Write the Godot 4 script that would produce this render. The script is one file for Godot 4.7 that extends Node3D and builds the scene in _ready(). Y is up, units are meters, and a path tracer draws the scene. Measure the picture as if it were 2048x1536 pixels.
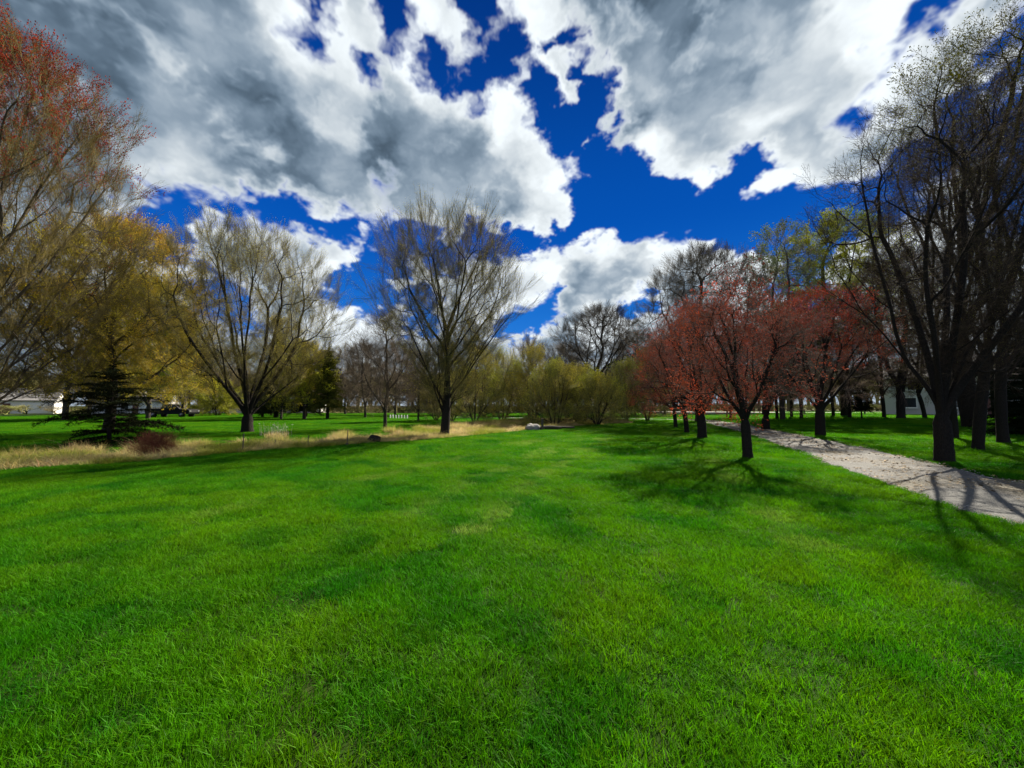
extends Node3D
# A park lawn in early spring: bare and budding trees, a gravel path, broken cloud over a deep blue sky.

const EXPOSURE := 3.2
const SKY_GAIN := 1.0 / EXPOSURE

func light_and_camera() -> void:
	var cam := Camera3D.new()
	cam.name = "camera"
	cam.position = Vector3(0, 1.6, 0)
	cam.rotation_degrees = Vector3(3.407, 0, 0)
	cam.fov = 92.2
	cam.near = 0.05
	cam.far = 2000.0
	add_child(cam)
	cam.current = true
	var env := Environment.new()
	env.background_mode = Environment.BG_SKY
	env.sky = make_sky()
	env.tonemap_mode = Environment.TONE_MAPPER_LINEAR
	env.tonemap_exposure = EXPOSURE
	env.sdfgi_enabled = true
	env.ssao_enabled = true
	env.ssil_enabled = true
	var we := WorldEnvironment.new()
	we.name = "world"
	we.environment = env
	add_child(we)
	var sun := DirectionalLight3D.new()
	sun.name = "sun"
	sun.light_energy = 1.6
	sun.light_color = Color(1.0, 0.955, 0.88)
	sun.light_angular_distance = 0.5
	sun.shadow_enabled = true
	add_child(sun)
	sun.look_at_from_position(Vector3.ZERO, -dir_of(41.0, 41.5))
const GAPS := [
	[[-20.3, 49.9, 1.31], [-20.0, 47.7, 1.36], [-18.6, 45.6, 1.09]],
	[[-7.4, 51.4, 1.13], [-6.9, 49.3, 1.29], [-4.6, 48.1, 0.99]],
	[[-0.2, 46.6, 1.47], [-2.0, 44.7, 1.16], [-5.2, 43.2, 0.83]],
	[[-12.6, 45.0, 0.57], [-11.5, 43.9, 1.16], [-9.6, 42.2, 0.95], [-5.6, 42.7, 0.96]],
	[[8.3, 46.5, 0.56], [6.6, 46.0, 0.51]],
	[[3.9, 42.8, 0.84], [5.8, 40.8, 0.74], [6.9, 38.5, 1.64], [8.5, 36.3, 0.77]],
	[[9.8, 43.3, 0.76], [13.3, 41.6, 0.83], [11.3, 39.8, 0.61], [10.1, 38.5, 0.50]],
	[[-30.1, 42.6, 0.63], [-30.7, 43.5, 0.72], [-29.0, 44.9, 0.61]],
	[[-24.9, 42.5, 0.55], [-22.8, 41.9, 0.56]],
	[[13.5, 34.2, 1.43], [16.9, 31.8, 1.96], [13.8, 29.2, 3.39], [19.0, 28.2, 3.60], [21.0, 26.4, 1.74]],
	[[19.0, 28.2, 3.60], [25.7, 25.7, 2.33], [30.7, 25.3, 2.61], [36.7, 22.8, 2.48], [42.9, 21.5, 2.61], [45.8, 21.8, 2.59]],
	[[30.2, 27.5, 1.35], [33.2, 28.4, 1.54]],
	[[36.7, 22.5, 2.36], [39.5, 18.4, 1.74], [37.5, 15.4, 1.45], [40.2, 12.5, 1.06]],
	[[-45.6, 18.4, 1.38], [-44.4, 20.0, 1.50], [-42.4, 22.4, 1.09]],
	[[-39.2, 23.5, 0.74], [-37.7, 23.7, 0.70], [-32.9, 24.2, 0.31], [-28.1, 23.9, 0.96], [-24.2, 23.9, 1.13]],
	[[-19.4, 23.8, 2.06], [-18.6, 20.9, 2.38], [-20.7, 18.0, 2.53], [-24.7, 15.5, 2.07], [-22.7, 15.0, 1.82]],
	[[-17.3, 23.7, 1.95], [-12.8, 24.2, 1.84], [-9.7, 21.7, 1.45]],
	[[-5.1, 23.9, 2.60], [-1.1, 25.0, 1.15], [2.1, 24.8, 1.01]],
	[[-14.2, 15.7, 1.47], [-13.4, 12.2, 1.79]],
	[[4.8, 14.8, 1.51], [2.0, 12.8, 1.22], [-0.3, 11.7, 0.92]],
	[[18.1, 14.6, 0.65], [20.8, 14.9, 0.85]],
	[[50.3, 35.9, 0.56], [49.9, 35.0, 0.70], [50.9, 34.6, 0.43]],
	[[44.8, 30.0, 0.85], [44.8, 30.0, 0.85]],
	[[57.4, 30.2, 1.54], [55.5, 29.3, 1.22], [53.9, 28.5, 0.59], [52.0, 28.1, 0.35]],
	[[49.3, 24.3, 1.25], [51.0, 24.8, 1.11], [53.7, 23.9, 1.57]],
	[[-38.8, 13.4, 1.79], [-37.2, 10.6, 1.23]],
	[[7.6, 25.3, 0.43], [9.9, 25.8, 1.13], [13.8, 26.7, 1.66]],
	[[47.6, 33.7, -0.18], [46.3, 32.2, -0.19]],
	[[56.0, 20.7, 1.68], [54.8, 17.5, 1.32]],
	[[-20.3, 30.4, -0.39], [-19.2, 30.3, -0.39]],
]
const TONES := [
	[-54.2, 33.0, 0.50], [-49.7, 32.2, 0.45], [-43.8, 32.1, 0.47], [-44.1, 34.1, 0.68], [-40.1, 31.7, 0.45], [-36.8, 38.3, 0.50], [-33.7, 41.9, 0.72], [-31.9, 41.5, 0.92],
	[-28.8, 41.3, 0.70], [-25.3, 36.7, 0.75], [-26.7, 35.6, 0.95], [-29.9, 37.0, 0.65], [-34.4, 32.7, 0.45], [-30.8, 31.7, 0.47], [-28.4, 31.3, 0.60], [-24.4, 30.5, 0.70],
	[-20.4, 32.9, 0.42], [-17.7, 39.6, 0.58], [-13.9, 42.5, 0.80], [-12.4, 43.1, 1.00], [-10.1, 45.9, 0.80], [-11.7, 47.4, 0.85], [2.1, 48.3, 0.90], [-2.0, 41.4, 1.00],
	[-7.6, 40.7, 0.85], [-8.3, 36.6, 0.43], [-10.7, 34.7, 0.46], [0.5, 37.4, 0.85], [4.5, 36.2, 1.00], [8.5, 33.8, 0.97], [-1.1, 31.1, 0.62], [-9.8, 30.7, 0.55],
	[4.5, 30.4, 0.85], [10.0, 33.7, 1.00], [6.1, 28.5, 0.85], [-5.9, 28.5, 0.60], [-41.3, 28.9, 0.68], [-43.0, 26.8, 0.72], [-45.5, 24.9, 0.60], [-39.6, 22.3, 0.95],
	[-35.0, 21.2, 0.70], [-30.5, 21.0, 0.75], [-24.8, 21.4, 0.90], [-38.4, 17.5, 0.60], [-37.8, 26.0, 0.47], [-33.0, 25.7, 0.60], [-47.7, 29.4, 0.44], [-51.5, 33.9, 0.50],
	[-38.1, 41.1, 0.55], [-47.3, 36.2, 0.52], [12.7, 47.7, 0.55], [18.1, 47.3, 0.33], [21.6, 44.3, 0.37], [28.4, 43.5, 0.35], [31.4, 40.2, 0.48], [16.4, 43.5, 0.47],
	[19.3, 41.2, 0.72], [15.5, 37.9, 0.42], [23.5, 38.5, 0.47], [17.7, 36.1, 0.38], [21.9, 33.7, 0.95], [19.5, 33.4, 1.00], [26.1, 35.0, 0.80], [29.3, 36.6, 0.72],
	[27.8, 28.1, 0.95], [34.4, 41.7, 0.58], [37.7, 42.1, 0.62], [39.5, 36.9, 0.90], [37.3, 35.5, 0.75], [32.8, 33.7, 0.75], [41.6, 33.0, 0.62], [44.2, 37.7, 0.95],
	[46.5, 34.2, 0.95], [43.6, 35.2, 1.00], [49.8, 32.9, 1.00], [51.4, 31.3, 0.75], [47.8, 30.2, 0.80], [39.2, 31.1, 0.75], [43.6, 28.0, 0.62], [42.3, 27.6, 0.60],
	[36.9, 26.3, 1.00], [39.9, 26.9, 0.85], [53.5, 34.2, 0.65], [55.1, 32.7, 0.55], [53.9, 31.3, 0.90], [48.7, 27.6, 0.70], [26.3, 40.2, 0.42], [34.9, 30.5, 0.85],
	[12.2, 22.9, 0.90], [16.7, 23.8, 1.00], [23.0, 22.3, 1.00], [27.5, 20.9, 0.75], [20.9, 20.0, 0.60], [15.9, 18.4, 0.50], [10.6, 17.4, 0.52], [22.9, 17.7, 0.65],
	[4.4, 21.2, 0.95], [3.6, 19.1, 0.90], [20.8, 15.2, 0.75], [12.1, 14.1, 0.98], [6.7, 11.6, 0.55], [2.8, 10.2, 0.70], [30.5, 20.4, 1.00], [33.3, 17.4, 0.95],
	[-23.9, 12.8, 0.90], [-18.5, 15.4, 0.80], [-45.0, 15.9, 0.90], [-46.8, 11.3, 0.80], [-23.8, 7.9, 0.80], [-1.9, 16.2, 0.85], [48.9, 15.9, 0.85], [45.2, 16.9, 0.80],
	[53.5, 14.4, 0.75], [38.3, 11.7, 0.85], [50.3, 10.5, 0.80], [-52.5, 23.7, 0.55], [-53.2, 14.5, 0.70],
]

# ---------------------------------------------------------------- sky: blue air and broken spring clouds, by direction
const SKY_W := 3072
const SKY_H := 1536
var sky_rows := []
var sky_cover: Image
var n_warp: FastNoiseLite
var n_cloud: FastNoiseLite
var n_soft: FastNoiseLite
var n_billow: FastNoiseLite
var n_fine: FastNoiseLite
const CW := 400
const CH := 140
const C_AZ0 := -100.0
const C_STEP := 0.5

func dir_of(az: float, el: float) -> Vector3:
	var a := deg_to_rad(az)
	var e := deg_to_rad(el)
	return Vector3(sin(a) * cos(e), sin(e), -cos(a) * cos(e))

func noise_of(seed_: int, freq: float, oct: int, gain := 0.5) -> FastNoiseLite:
	var n := FastNoiseLite.new()
	n.seed = seed_
	n.noise_type = FastNoiseLite.TYPE_SIMPLEX_SMOOTH
	n.frequency = freq
	n.fractal_type = FastNoiseLite.FRACTAL_FBM
	n.fractal_octaves = oct
	n.fractal_gain = gain
	return n

var cover_rows := []
var gap_segs := []
var tone_pts := []

func cover_row(j: int) -> void:
	var row := PackedFloat32Array()
	row.resize(CW * 3)
	var el := j * C_STEP
	for i in CW:
		var az := C_AZ0 + i * C_STEP
		var d := dir_of(az, el)
		var gap := 0.2
		for s in gap_segs:
			var a: Vector3 = s[0]
			var ab: Vector3 = s[1]
			var t := clampf((d - a).dot(ab) * float(s[2]), 0.0, 1.0)
			var g := (d - a - ab * t).length() - lerpf(s[3], s[4], t)
			if g < gap:
				gap = g
		var w := 0.004
		var l := 0.62 * w
		for p in tone_pts:
			var q: Vector3 = p[0]
			var dd := d.distance_squared_to(q)
			if dd < 0.04:
				var g2 := exp(-dd / 0.0019)
				w += g2
				l += g2 * float(p[1])
		# outside the chart the cover goes on as broken cloud
		var edge := smoothstep(62.0, 85.0, absf(az))
		edge = maxf(edge, smoothstep(54.0, 64.0, el))
		var cov := lerpf(clampf(0.5 + gap / 0.11, 0.0, 1.0), 0.66, edge)
		row[i * 3] = cov
		row[i * 3 + 1] = lerpf(l / w, 0.62, edge)
		row[i * 3 + 2] = edge
	cover_rows[j] = row

func cover_at(az: float, el: float) -> Vector3:
	if absf(az) >= 98.0 or el >= 68.0:
		return Vector3(0.66, 0.62, 1.0)
	var x := (az - C_AZ0) / C_STEP
	var y := maxf(el, 0.0) / C_STEP
	var i := int(x)
	var j := int(y)
	var fx := x - i
	var fy := y - j
	var r0: PackedFloat32Array = cover_rows[j]
	var r1: PackedFloat32Array = cover_rows[j + 1]
	i *= 3
	var a := Vector3(r0[i], r0[i + 1], r0[i + 2]).lerp(Vector3(r0[i + 3], r0[i + 4], r0[i + 5]), fx)
	var b := Vector3(r1[i], r1[i + 1], r1[i + 2]).lerp(Vector3(r1[i + 3], r1[i + 4], r1[i + 5]), fx)
	return a.lerp(b, fy)

func air(el: float) -> Vector3:
	var t := clampf(el / 55.0, 0.0, 1.0)
	var low := Vector3(0.015, 0.24, 0.82)
	var mid := Vector3(0.0015, 0.088, 0.47)
	var high := Vector3(0.001, 0.034, 0.22)
	var c := low.lerp(mid, smoothstep(0.0, 0.5, t)).lerp(high, smoothstep(0.4, 1.0, t))
	return c.lerp(Vector3(0.30, 0.45, 0.68), exp(-el / 3.5) * 0.8)

func sky_color(az: float, el: float) -> Vector3:
	var d := dir_of(az, el)
	var k := 1.0 / (d.y + 0.42)
	var wx := n_warp.get_noise_3d(d.x * 8.0, d.y * 12.0, d.z * 8.0)
	var wy := n_warp.get_noise_3d(d.x * 8.0 + 40.0, d.y * 12.0, d.z * 8.0)
	var c := cover_at(az + wx * 3.2, el + wy * 2.2)
	var q := Vector3(d.x * k + wx * 0.03, d.y * 0.5, d.z * k + wy * 0.03)
	var n := n_cloud.get_noise_3dv(q)
	var b := -n_billow.get_noise_3dv(q)
	# billows: how the puffs stand towards the sun
	var m := n_soft.get_noise_3dv(q)
	var m2 := n_soft.get_noise_3d(q.x + 0.05, q.y + 0.03, q.z - 0.06)
	var f := n_fine.get_noise_3dv(q)
	var dens := (c.x - 0.485) * 1.6 + n * 0.5 + f * 0.34 + b * 0.26 + m * 0.12
	var alpha := smoothstep(0.0, 0.28 + 0.36 * clampf(m + 0.2, 0.0, 1.0), dens)
	var puff := clampf((m - m2) * 0.5, -0.07, 0.12)
	var inner := smoothstep(0.1, 0.85, dens)
	var ground_tone := 0.60 + (c.y - 0.60) * (1.0 if c.y < 0.60 else 1.2)
	var tone := ground_tone + puff + (b + 0.2) * 0.13 + m * 0.04 + n * 0.05 + f * 0.05
	# thin margins are lit through
	tone = lerpf(1.03 + 0.12 * b, tone, inner * 0.88 + 0.12)
	tone = clampf(tone, 0.38, 1.0)
	var lum := pow(tone, 2.3) * 1.06
	var cl := Vector3(0.64, 0.98, 1.38).lerp(Vector3(0.93, 1.0, 1.04), smoothstep(0.35, 0.95, tone)) * lum
	cl = cl.lerp(Vector3(0.58, 0.70, 0.84), exp(-el / 4.0) * 0.5)
	return air(el).lerp(cl, alpha)

func sky_row(j: int) -> void:
	var row := PackedFloat32Array()
	row.resize(SKY_W * 3)
	var el := 90.0 - (j + 0.5) * 180.0 / SKY_H
	var i := 0
	while i < SKY_W:
		var az := (i + 0.5) * 360.0 / SKY_W
		if az > 180.0:
			az -= 360.0
		var step_ := 1 if absf(az) < 66.0 and el < 62.0 else 4
		var c := sky_color(az, el)
		for s in step_:
			if i + s < SKY_W:
				row[(i + s) * 3] = c.x * SKY_GAIN
				row[(i + s) * 3 + 1] = c.y * SKY_GAIN
				row[(i + s) * 3 + 2] = c.z * SKY_GAIN
		i += step_
	sky_rows[j] = row

func make_sky() -> Sky:
	n_warp = noise_of(11, 1.0, 5, 0.62)
	n_cloud = noise_of(23, 5.0, 6, 0.62)
	n_billow = noise_of(51, 5.2, 5, 0.55)
	n_billow.fractal_type = FastNoiseLite.FRACTAL_RIDGED
	n_fine = noise_of(63, 13.0, 4, 0.6)
	n_soft = noise_of(37, 2.6, 4, 0.42)
	for ch in GAPS:
		for k in ch.size() - 1:
			var a := dir_of(ch[k][0], ch[k][1])
			var b := dir_of(ch[k + 1][0], ch[k + 1][1])
			gap_segs.append([a, b - a, 1.0 / maxf((b - a).length_squared(), 1e-8), deg_to_rad(ch[k][2]), deg_to_rad(ch[k + 1][2])])
	for t in TONES:
		tone_pts.append([dir_of(t[0], t[1]), t[2]])
	cover_rows.resize(CH)
	var job := WorkerThreadPool.add_group_task(cover_row, CH)
	WorkerThreadPool.wait_for_group_task_completion(job)
	sky_rows.resize(SKY_H / 2)
	job = WorkerThreadPool.add_group_task(sky_row, SKY_H / 2)
	WorkerThreadPool.wait_for_group_task_completion(job)
	var all := PackedFloat32Array()
	for r in sky_rows:
		all.append_array(r)
	var low := PackedFloat32Array()
	low.resize(SKY_W * 3 * (SKY_H / 2))
	for i in SKY_W * (SKY_H / 2):
		low[i * 3] = 0.06 * SKY_GAIN
		low[i * 3 + 1] = 0.09 * SKY_GAIN
		low[i * 3 + 2] = 0.06 * SKY_GAIN
	all.append_array(low)
	sky_rows.clear()
	var im := Image.create_from_data(SKY_W, SKY_H, false, Image.FORMAT_RGBF, all.to_byte_array())
	var pm := PanoramaSkyMaterial.new()
	pm.panorama = ImageTexture.create_from_image(im)
	var sky := Sky.new()
	sky.sky_material = pm
	return sky

# ---------------------------------------------------------------- helpers
var taken := {}
var n_lawn: FastNoiseLite
var n_patch: FastNoiseLite
var n_edge: FastNoiseLite
var n_lump: FastNoiseLite
var mats := {}

func numbered(called: String) -> String:
	var k: int = taken.get(called, 0)
	taken[called] = k + 1
	return called if k == 0 else "%s_%03d" % [called, k]

func tag(o: Node, label: String, category: String, group := "", kind := "") -> Node:
	if label:
		o.set_meta("label", label)
	if category:
		o.set_meta("category", category)
	if group:
		o.set_meta("group", group)
	if kind:
		o.set_meta("kind", kind)
	return o

func thing(called: String, label: String, category: String, at: Vector3, turn := 0.0, group := "") -> Node3D:
	var o := Node3D.new()
	o.name = numbered(called)
	add_child(o)
	o.position = at
	o.rotation.y = turn
	tag(o, label, category, group)
	return o

func obj(called: String, mesh: Mesh, mat: Material, parent: Node = self) -> MeshInstance3D:
	var o := MeshInstance3D.new()
	o.name = called if parent != self else numbered(called)
	o.mesh = mesh
	o.material_override = mat
	parent.add_child(o, true)
	return o

func copies(called: String, mesh: Mesh, mat: Material, places: Array, tints: PackedColorArray, parent: Node) -> MultiMeshInstance3D:
	var mm := MultiMesh.new()
	mm.transform_format = MultiMesh.TRANSFORM_3D
	mm.use_colors = true
	mm.mesh = mesh
	mm.instance_count = places.size()
	for i in places.size():
		mm.set_instance_transform(i, places[i])
		mm.set_instance_color(i, tints[i])
	var o := MultiMeshInstance3D.new()
	o.name = called
	o.multimesh = mm
	o.material_override = mat
	parent.add_child(o, true)
	return o

func lin(r: float, g: float, b: float) -> Color:
	return Color(r, g, b).linear_to_srgb()

func noise_tex(seed_: int, freq: float, oct: int, a: Color, b: Color, size := 512, bias := 0.5) -> NoiseTexture2D:
	var t := NoiseTexture2D.new()
	t.width = size
	t.height = size
	t.seamless = true
	t.noise = noise_of(seed_, freq, oct, 0.6)
	var g := Gradient.new()
	g.set_color(0, a)
	g.set_color(1, b)
	g.add_point(bias, a.lerp(b, 0.5))
	t.color_ramp = g
	return t

func bump_tex(seed_: int, freq: float, oct: int, size := 512) -> NoiseTexture2D:
	var t := NoiseTexture2D.new()
	t.width = size
	t.height = size
	t.seamless = true
	t.noise = noise_of(seed_, freq, oct, 0.6)
	return t

func plain(called: String, c: Color, rough := 0.85, metal := 0.0) -> StandardMaterial3D:
	var m := StandardMaterial3D.new()
	m.resource_name = called
	m.albedo_color = c
	m.roughness = rough
	m.metallic = metal
	return m

class Tubes:
	var v := PackedVector3Array()
	var n := PackedVector3Array()
	var idx := PackedInt32Array()
	var col := PackedColorArray()
	var ink := Color.WHITE
	func tube(p: PackedVector3Array, r: PackedFloat32Array, sides: int) -> void:
		var first := v.size()
		var t0 := (p[p.size() - 1] - p[0]).normalized()
		var ref := Vector3.RIGHT if absf(t0.x) < 0.8 else Vector3.FORWARD
		for k in p.size():
			var t: Vector3
			if k == 0:
				t = p[1] - p[0]
			elif k == p.size() - 1:
				t = p[k] - p[k - 1]
			else:
				t = p[k + 1] - p[k - 1]
			var a := ref.cross(t).normalized()
			var b := t.cross(a).normalized()
			for s in sides:
				var w := TAU * s / sides
				var d := a * cos(w) + b * sin(w)
				v.append(p[k] + d * r[k])
				n.append(d)
				col.append(ink)
		for k in p.size() - 1:
			for s in sides:
				var i0 := first + k * sides + s
				var i1 := first + k * sides + (s + 1) % sides
				idx.append_array([i0, i0 + sides, i1, i1, i0 + sides, i1 + sides])
	func face(a: Vector3, b: Vector3, c: Vector3) -> void:
		var nn := (c - a).cross(b - a).normalized()
		var f := v.size()
		v.append_array([a, b, c])
		n.append_array([nn, nn, nn])
		col.append_array([ink, ink, ink])
		idx.append_array([f, f + 1, f + 2])
	func quad(a: Vector3, b: Vector3, c: Vector3, d: Vector3) -> void:
		face(a, b, c)
		face(a, c, d)
	func box(lo: Vector3, hi: Vector3) -> void:
		var p := []
		for i in 8:
			p.append(Vector3(hi.x if i & 1 else lo.x, hi.y if i & 2 else lo.y, hi.z if i & 4 else lo.z))
		for q in [[1, 3, 2, 0], [4, 6, 7, 5], [0, 2, 6, 4], [5, 7, 3, 1], [3, 7, 6, 2], [5, 1, 0, 4]]:
			quad(p[q[0]], p[q[1]], p[q[2]], p[q[3]])
	func prism(outline: PackedVector2Array, z0: float, z1: float) -> void:
		var pts := outline.duplicate()
		var area := 0.0
		for k in pts.size():
			area += pts[k].cross(pts[(k + 1) % pts.size()])
		if area < 0.0:
			pts.reverse()
		var tri := Geometry2D.triangulate_polygon(pts)
		for k in range(0, tri.size(), 3):
			var a := pts[tri[k]]
			var b := pts[tri[k + 1]]
			var c := pts[tri[k + 2]]
			if (b - a).cross(c - a) < 0.0:
				var swap := b
				b = c
				c = swap
			face(Vector3(a.x, a.y, z1), Vector3(c.x, c.y, z1), Vector3(b.x, b.y, z1))
			face(Vector3(a.x, a.y, z0), Vector3(b.x, b.y, z0), Vector3(c.x, c.y, z0))
		for k in pts.size():
			var a := pts[k]
			var b := pts[(k + 1) % pts.size()]
			quad(Vector3(a.x, a.y, z0), Vector3(a.x, a.y, z1), Vector3(b.x, b.y, z1), Vector3(b.x, b.y, z0))
	func done(colors := false) -> ArrayMesh:
		var m := ArrayMesh.new()
		var arr := []
		arr.resize(Mesh.ARRAY_MAX)
		arr[Mesh.ARRAY_VERTEX] = v
		arr[Mesh.ARRAY_NORMAL] = n
		arr[Mesh.ARRAY_INDEX] = idx
		if colors:
			arr[Mesh.ARRAY_COLOR] = col
		m.add_surface_from_arrays(Mesh.PRIMITIVE_TRIANGLES, arr)
		return m

func box_mesh(lo: Vector3, hi: Vector3) -> ArrayMesh:
	var t := Tubes.new()
	t.box(lo, hi)
	return t.done()

# ---------------------------------------------------------------- the lie of the land (x to the right, d ahead, in metres)
const EDGE := [[-40.0, -7.0], [-12.8, 9.4], [-11.0, 10.6], [-9.5, 12.6], [-6.7, 15.3], [-3.4, 18.7], [0.8, 23.8], [7.4, 31.3], [17.4, 39.7], [60.0, 74.0]]
const PATH := [[7.6, -14.0], [7.0, -6.0], [7.0, 0.0], [8.05, 5.0], [9.6, 9.0], [11.2, 12.6], [13.1, 17.0], [15.7, 24.0], [18.2, 31.0], [20.2, 36.5], [20.8, 40.5], [18.6, 44.0], [13.0, 46.5], [4.0, 48.5], [-8.0, 51.0]]
const PATH_HALF := 1.36

func edge_d(x: float) -> float:
	for k in EDGE.size() - 1:
		if x < EDGE[k + 1][0] or k == EDGE.size() - 2:
			return lerpf(EDGE[k][1], EDGE[k + 1][1], (x - EDGE[k][0]) / (EDGE[k + 1][0] - EDGE[k][0]))
	return 0.0

func beyond(x: float, z: float) -> float:
	return (-z - edge_d(x)) * 0.72

func dry_width(x: float) -> float:
	return 5.0 + 4.6 * smoothstep(-8.0, -1.0, x)

func polyline_gap(line: Array, x: float, d: float) -> float:
	var best := 1e9
	var p := Vector2(x, d)
	for k in line.size() - 1:
		var a := Vector2(line[k][0], line[k][1])
		var b := Vector2(line[k + 1][0], line[k + 1][1])
		if p.x < minf(a.x, b.x) - 6.0 or p.x > maxf(a.x, b.x) + 6.0:
			continue
		var q := Geometry2D.get_closest_point_to_segment(p, a, b)
		best = minf(best, p.distance_to(q))
	return best

func height(x: float, z: float) -> float:
	var h := n_patch.get_noise_2d(x * 3.0, z * 3.0) * 0.035 + n_patch.get_noise_2d(x * 0.6, z * 0.6) * 0.05
	var s := beyond(x, z)
	if s > 0.0 and s < 6.5:
		h -= 0.40 * pow(sin(PI * s / 6.5), 2.0) * (1.0 - smoothstep(3.0, 12.0, x))
	h += 0.5 * smoothstep(14.0, 30.0, x - 0.25 * -z) * smoothstep(12.0, 26.0, -z)
	return h

func on(x: float, z: float) -> Vector3:
	return Vector3(x, height(x, z), z)

const TRACKS := [
	[[7.4, 30.0], [3.0, 17.4], [0.9, 12.4], [-0.8, 8.3], [-1.6, 5.4]],
	[[8.4, 29.5], [4.2, 17.2], [2.0, 11.8], [0.3, 7.6], [-0.6, 4.6]],
	[[10.0, 24.0], [5.9, 11.0], [4.0, 6.3], [3.4, 4.4]],
	[[7.0, 31.0], [1.6, 18.0], [-1.0, 12.5], [-3.4, 7.6], [-4.4, 5.4]]]

func lawn_tint(x: float, z: float, rng: RandomNumberGenerator) -> Color:
	var n := n_lawn.get_noise_2d(x, z)
	var fine := n_lawn.get_noise_2d(x * 3.2 + 90.0, z * 3.2)
	var c := Color(0.025, 0.185, 0.001).lerp(Color(0.084, 0.240, 0.001), clampf(0.5 + n * 0.7 + fine * 0.6, 0.0, 1.0))
	c = c.lerp(Color(0.008, 0.090, 0.002), clampf(-n * 0.35 - fine * 1.5 - 0.16, 0.0, 0.6))
	var g := 1e9
	for t in TRACKS:
		g = minf(g, polyline_gap(t, x, -z))
	var worn := exp(-g * g / 0.010) * clampf(0.62 + fine * 1.5, 0.0, 1.0)
	c = c.lerp(Color(0.21, 0.33, 0.05), worn * 0.7)
	return c * rng.randf_range(0.85, 1.15)

func visible_at(x: float, z: float, margin: float) -> bool:
	return -z > 0.7 and absf(x) < -z * 1.40 + margin

# ---------------------------------------------------------------- ground, path, grasses
func lines(lo: float, hi: float, cell: float, far: float) -> PackedFloat32Array:
	var a := PackedFloat32Array()
	var x := lo
	while x <= hi:
		a.append(x)
		x += cell
	var st := cell
	x = a[a.size() - 1]
	while x < far:
		st *= 1.5
		x += st
		a.append(x)
	st = cell
	x = lo
	var front := PackedFloat32Array()
	while x > -far:
		st *= 1.5
		x -= st
		front.append(x)
	front.reverse()
	front.append_array(a)
	return front

func make_ground() -> void:
	var xs := lines(-70.0, 60.0, 0.65, 600.0)
	var zs := lines(-80.0, 3.0, 0.65, 600.0)
	var v := PackedVector3Array()
	var col := PackedColorArray()
	var idx := PackedInt32Array()
	var w := xs.size()
	for z in zs:
		for x in xs:
			v.append(on(x, z))
			var s := beyond(x, z)
			var k := n_edge.get_noise_2d(x * 2.0, z * 2.0)
			var c := Color(0.018, 0.055, 0.004).lerp(Color(0.032, 0.036, 0.012), clampf(0.3 + k, 0.0, 1.0))
			var dry := smoothstep(-0.3, 0.5, s + k) * (1.0 - smoothstep(-0.5, 1.5, s + k * 2.0 - dry_width(x))) * (1.0 - smoothstep(8.0, 13.0, x))
			c = c.lerp(Color(0.32, 0.26, 0.10), dry * 0.85)
			if -z > 62.0:
				c = c.lerp(Color(0.10, 0.12, 0.03), smoothstep(62.0, 90.0, -z))
			col.append(c)
	for j in zs.size() - 1:
		for i in w - 1:
			var a := j * w + i
			idx.append_array([a, a + 1, a + w, a + 1, a + w + 1, a + w])
	var arr := []
	arr.resize(Mesh.ARRAY_MAX)
	arr[Mesh.ARRAY_VERTEX] = v
	arr[Mesh.ARRAY_INDEX] = idx
	arr[Mesh.ARRAY_COLOR] = col
	var am := ArrayMesh.new()
	am.add_surface_from_arrays(Mesh.PRIMITIVE_TRIANGLES, arr)
	var st := SurfaceTool.new()
	st.create_from(am, 0)
	st.generate_normals()
	var m := plain("soil and thatch", Color.WHITE, 0.95)
	m.vertex_color_use_as_albedo = true
	m.albedo_texture = noise_tex(5, 0.02, 5, Color(0.62, 0.62, 0.6), Color(1, 1, 1))
	m.uv1_triplanar = true
	m.uv1_world_triplanar = true
	m.uv1_scale = Vector3(0.7, 0.7, 0.7)
	m.metallic_specular = 0.2
	var o := obj("ground", st.commit(), m)
	tag(o, "level park ground with a shallow swale across it", "ground", "", "structure")

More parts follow.
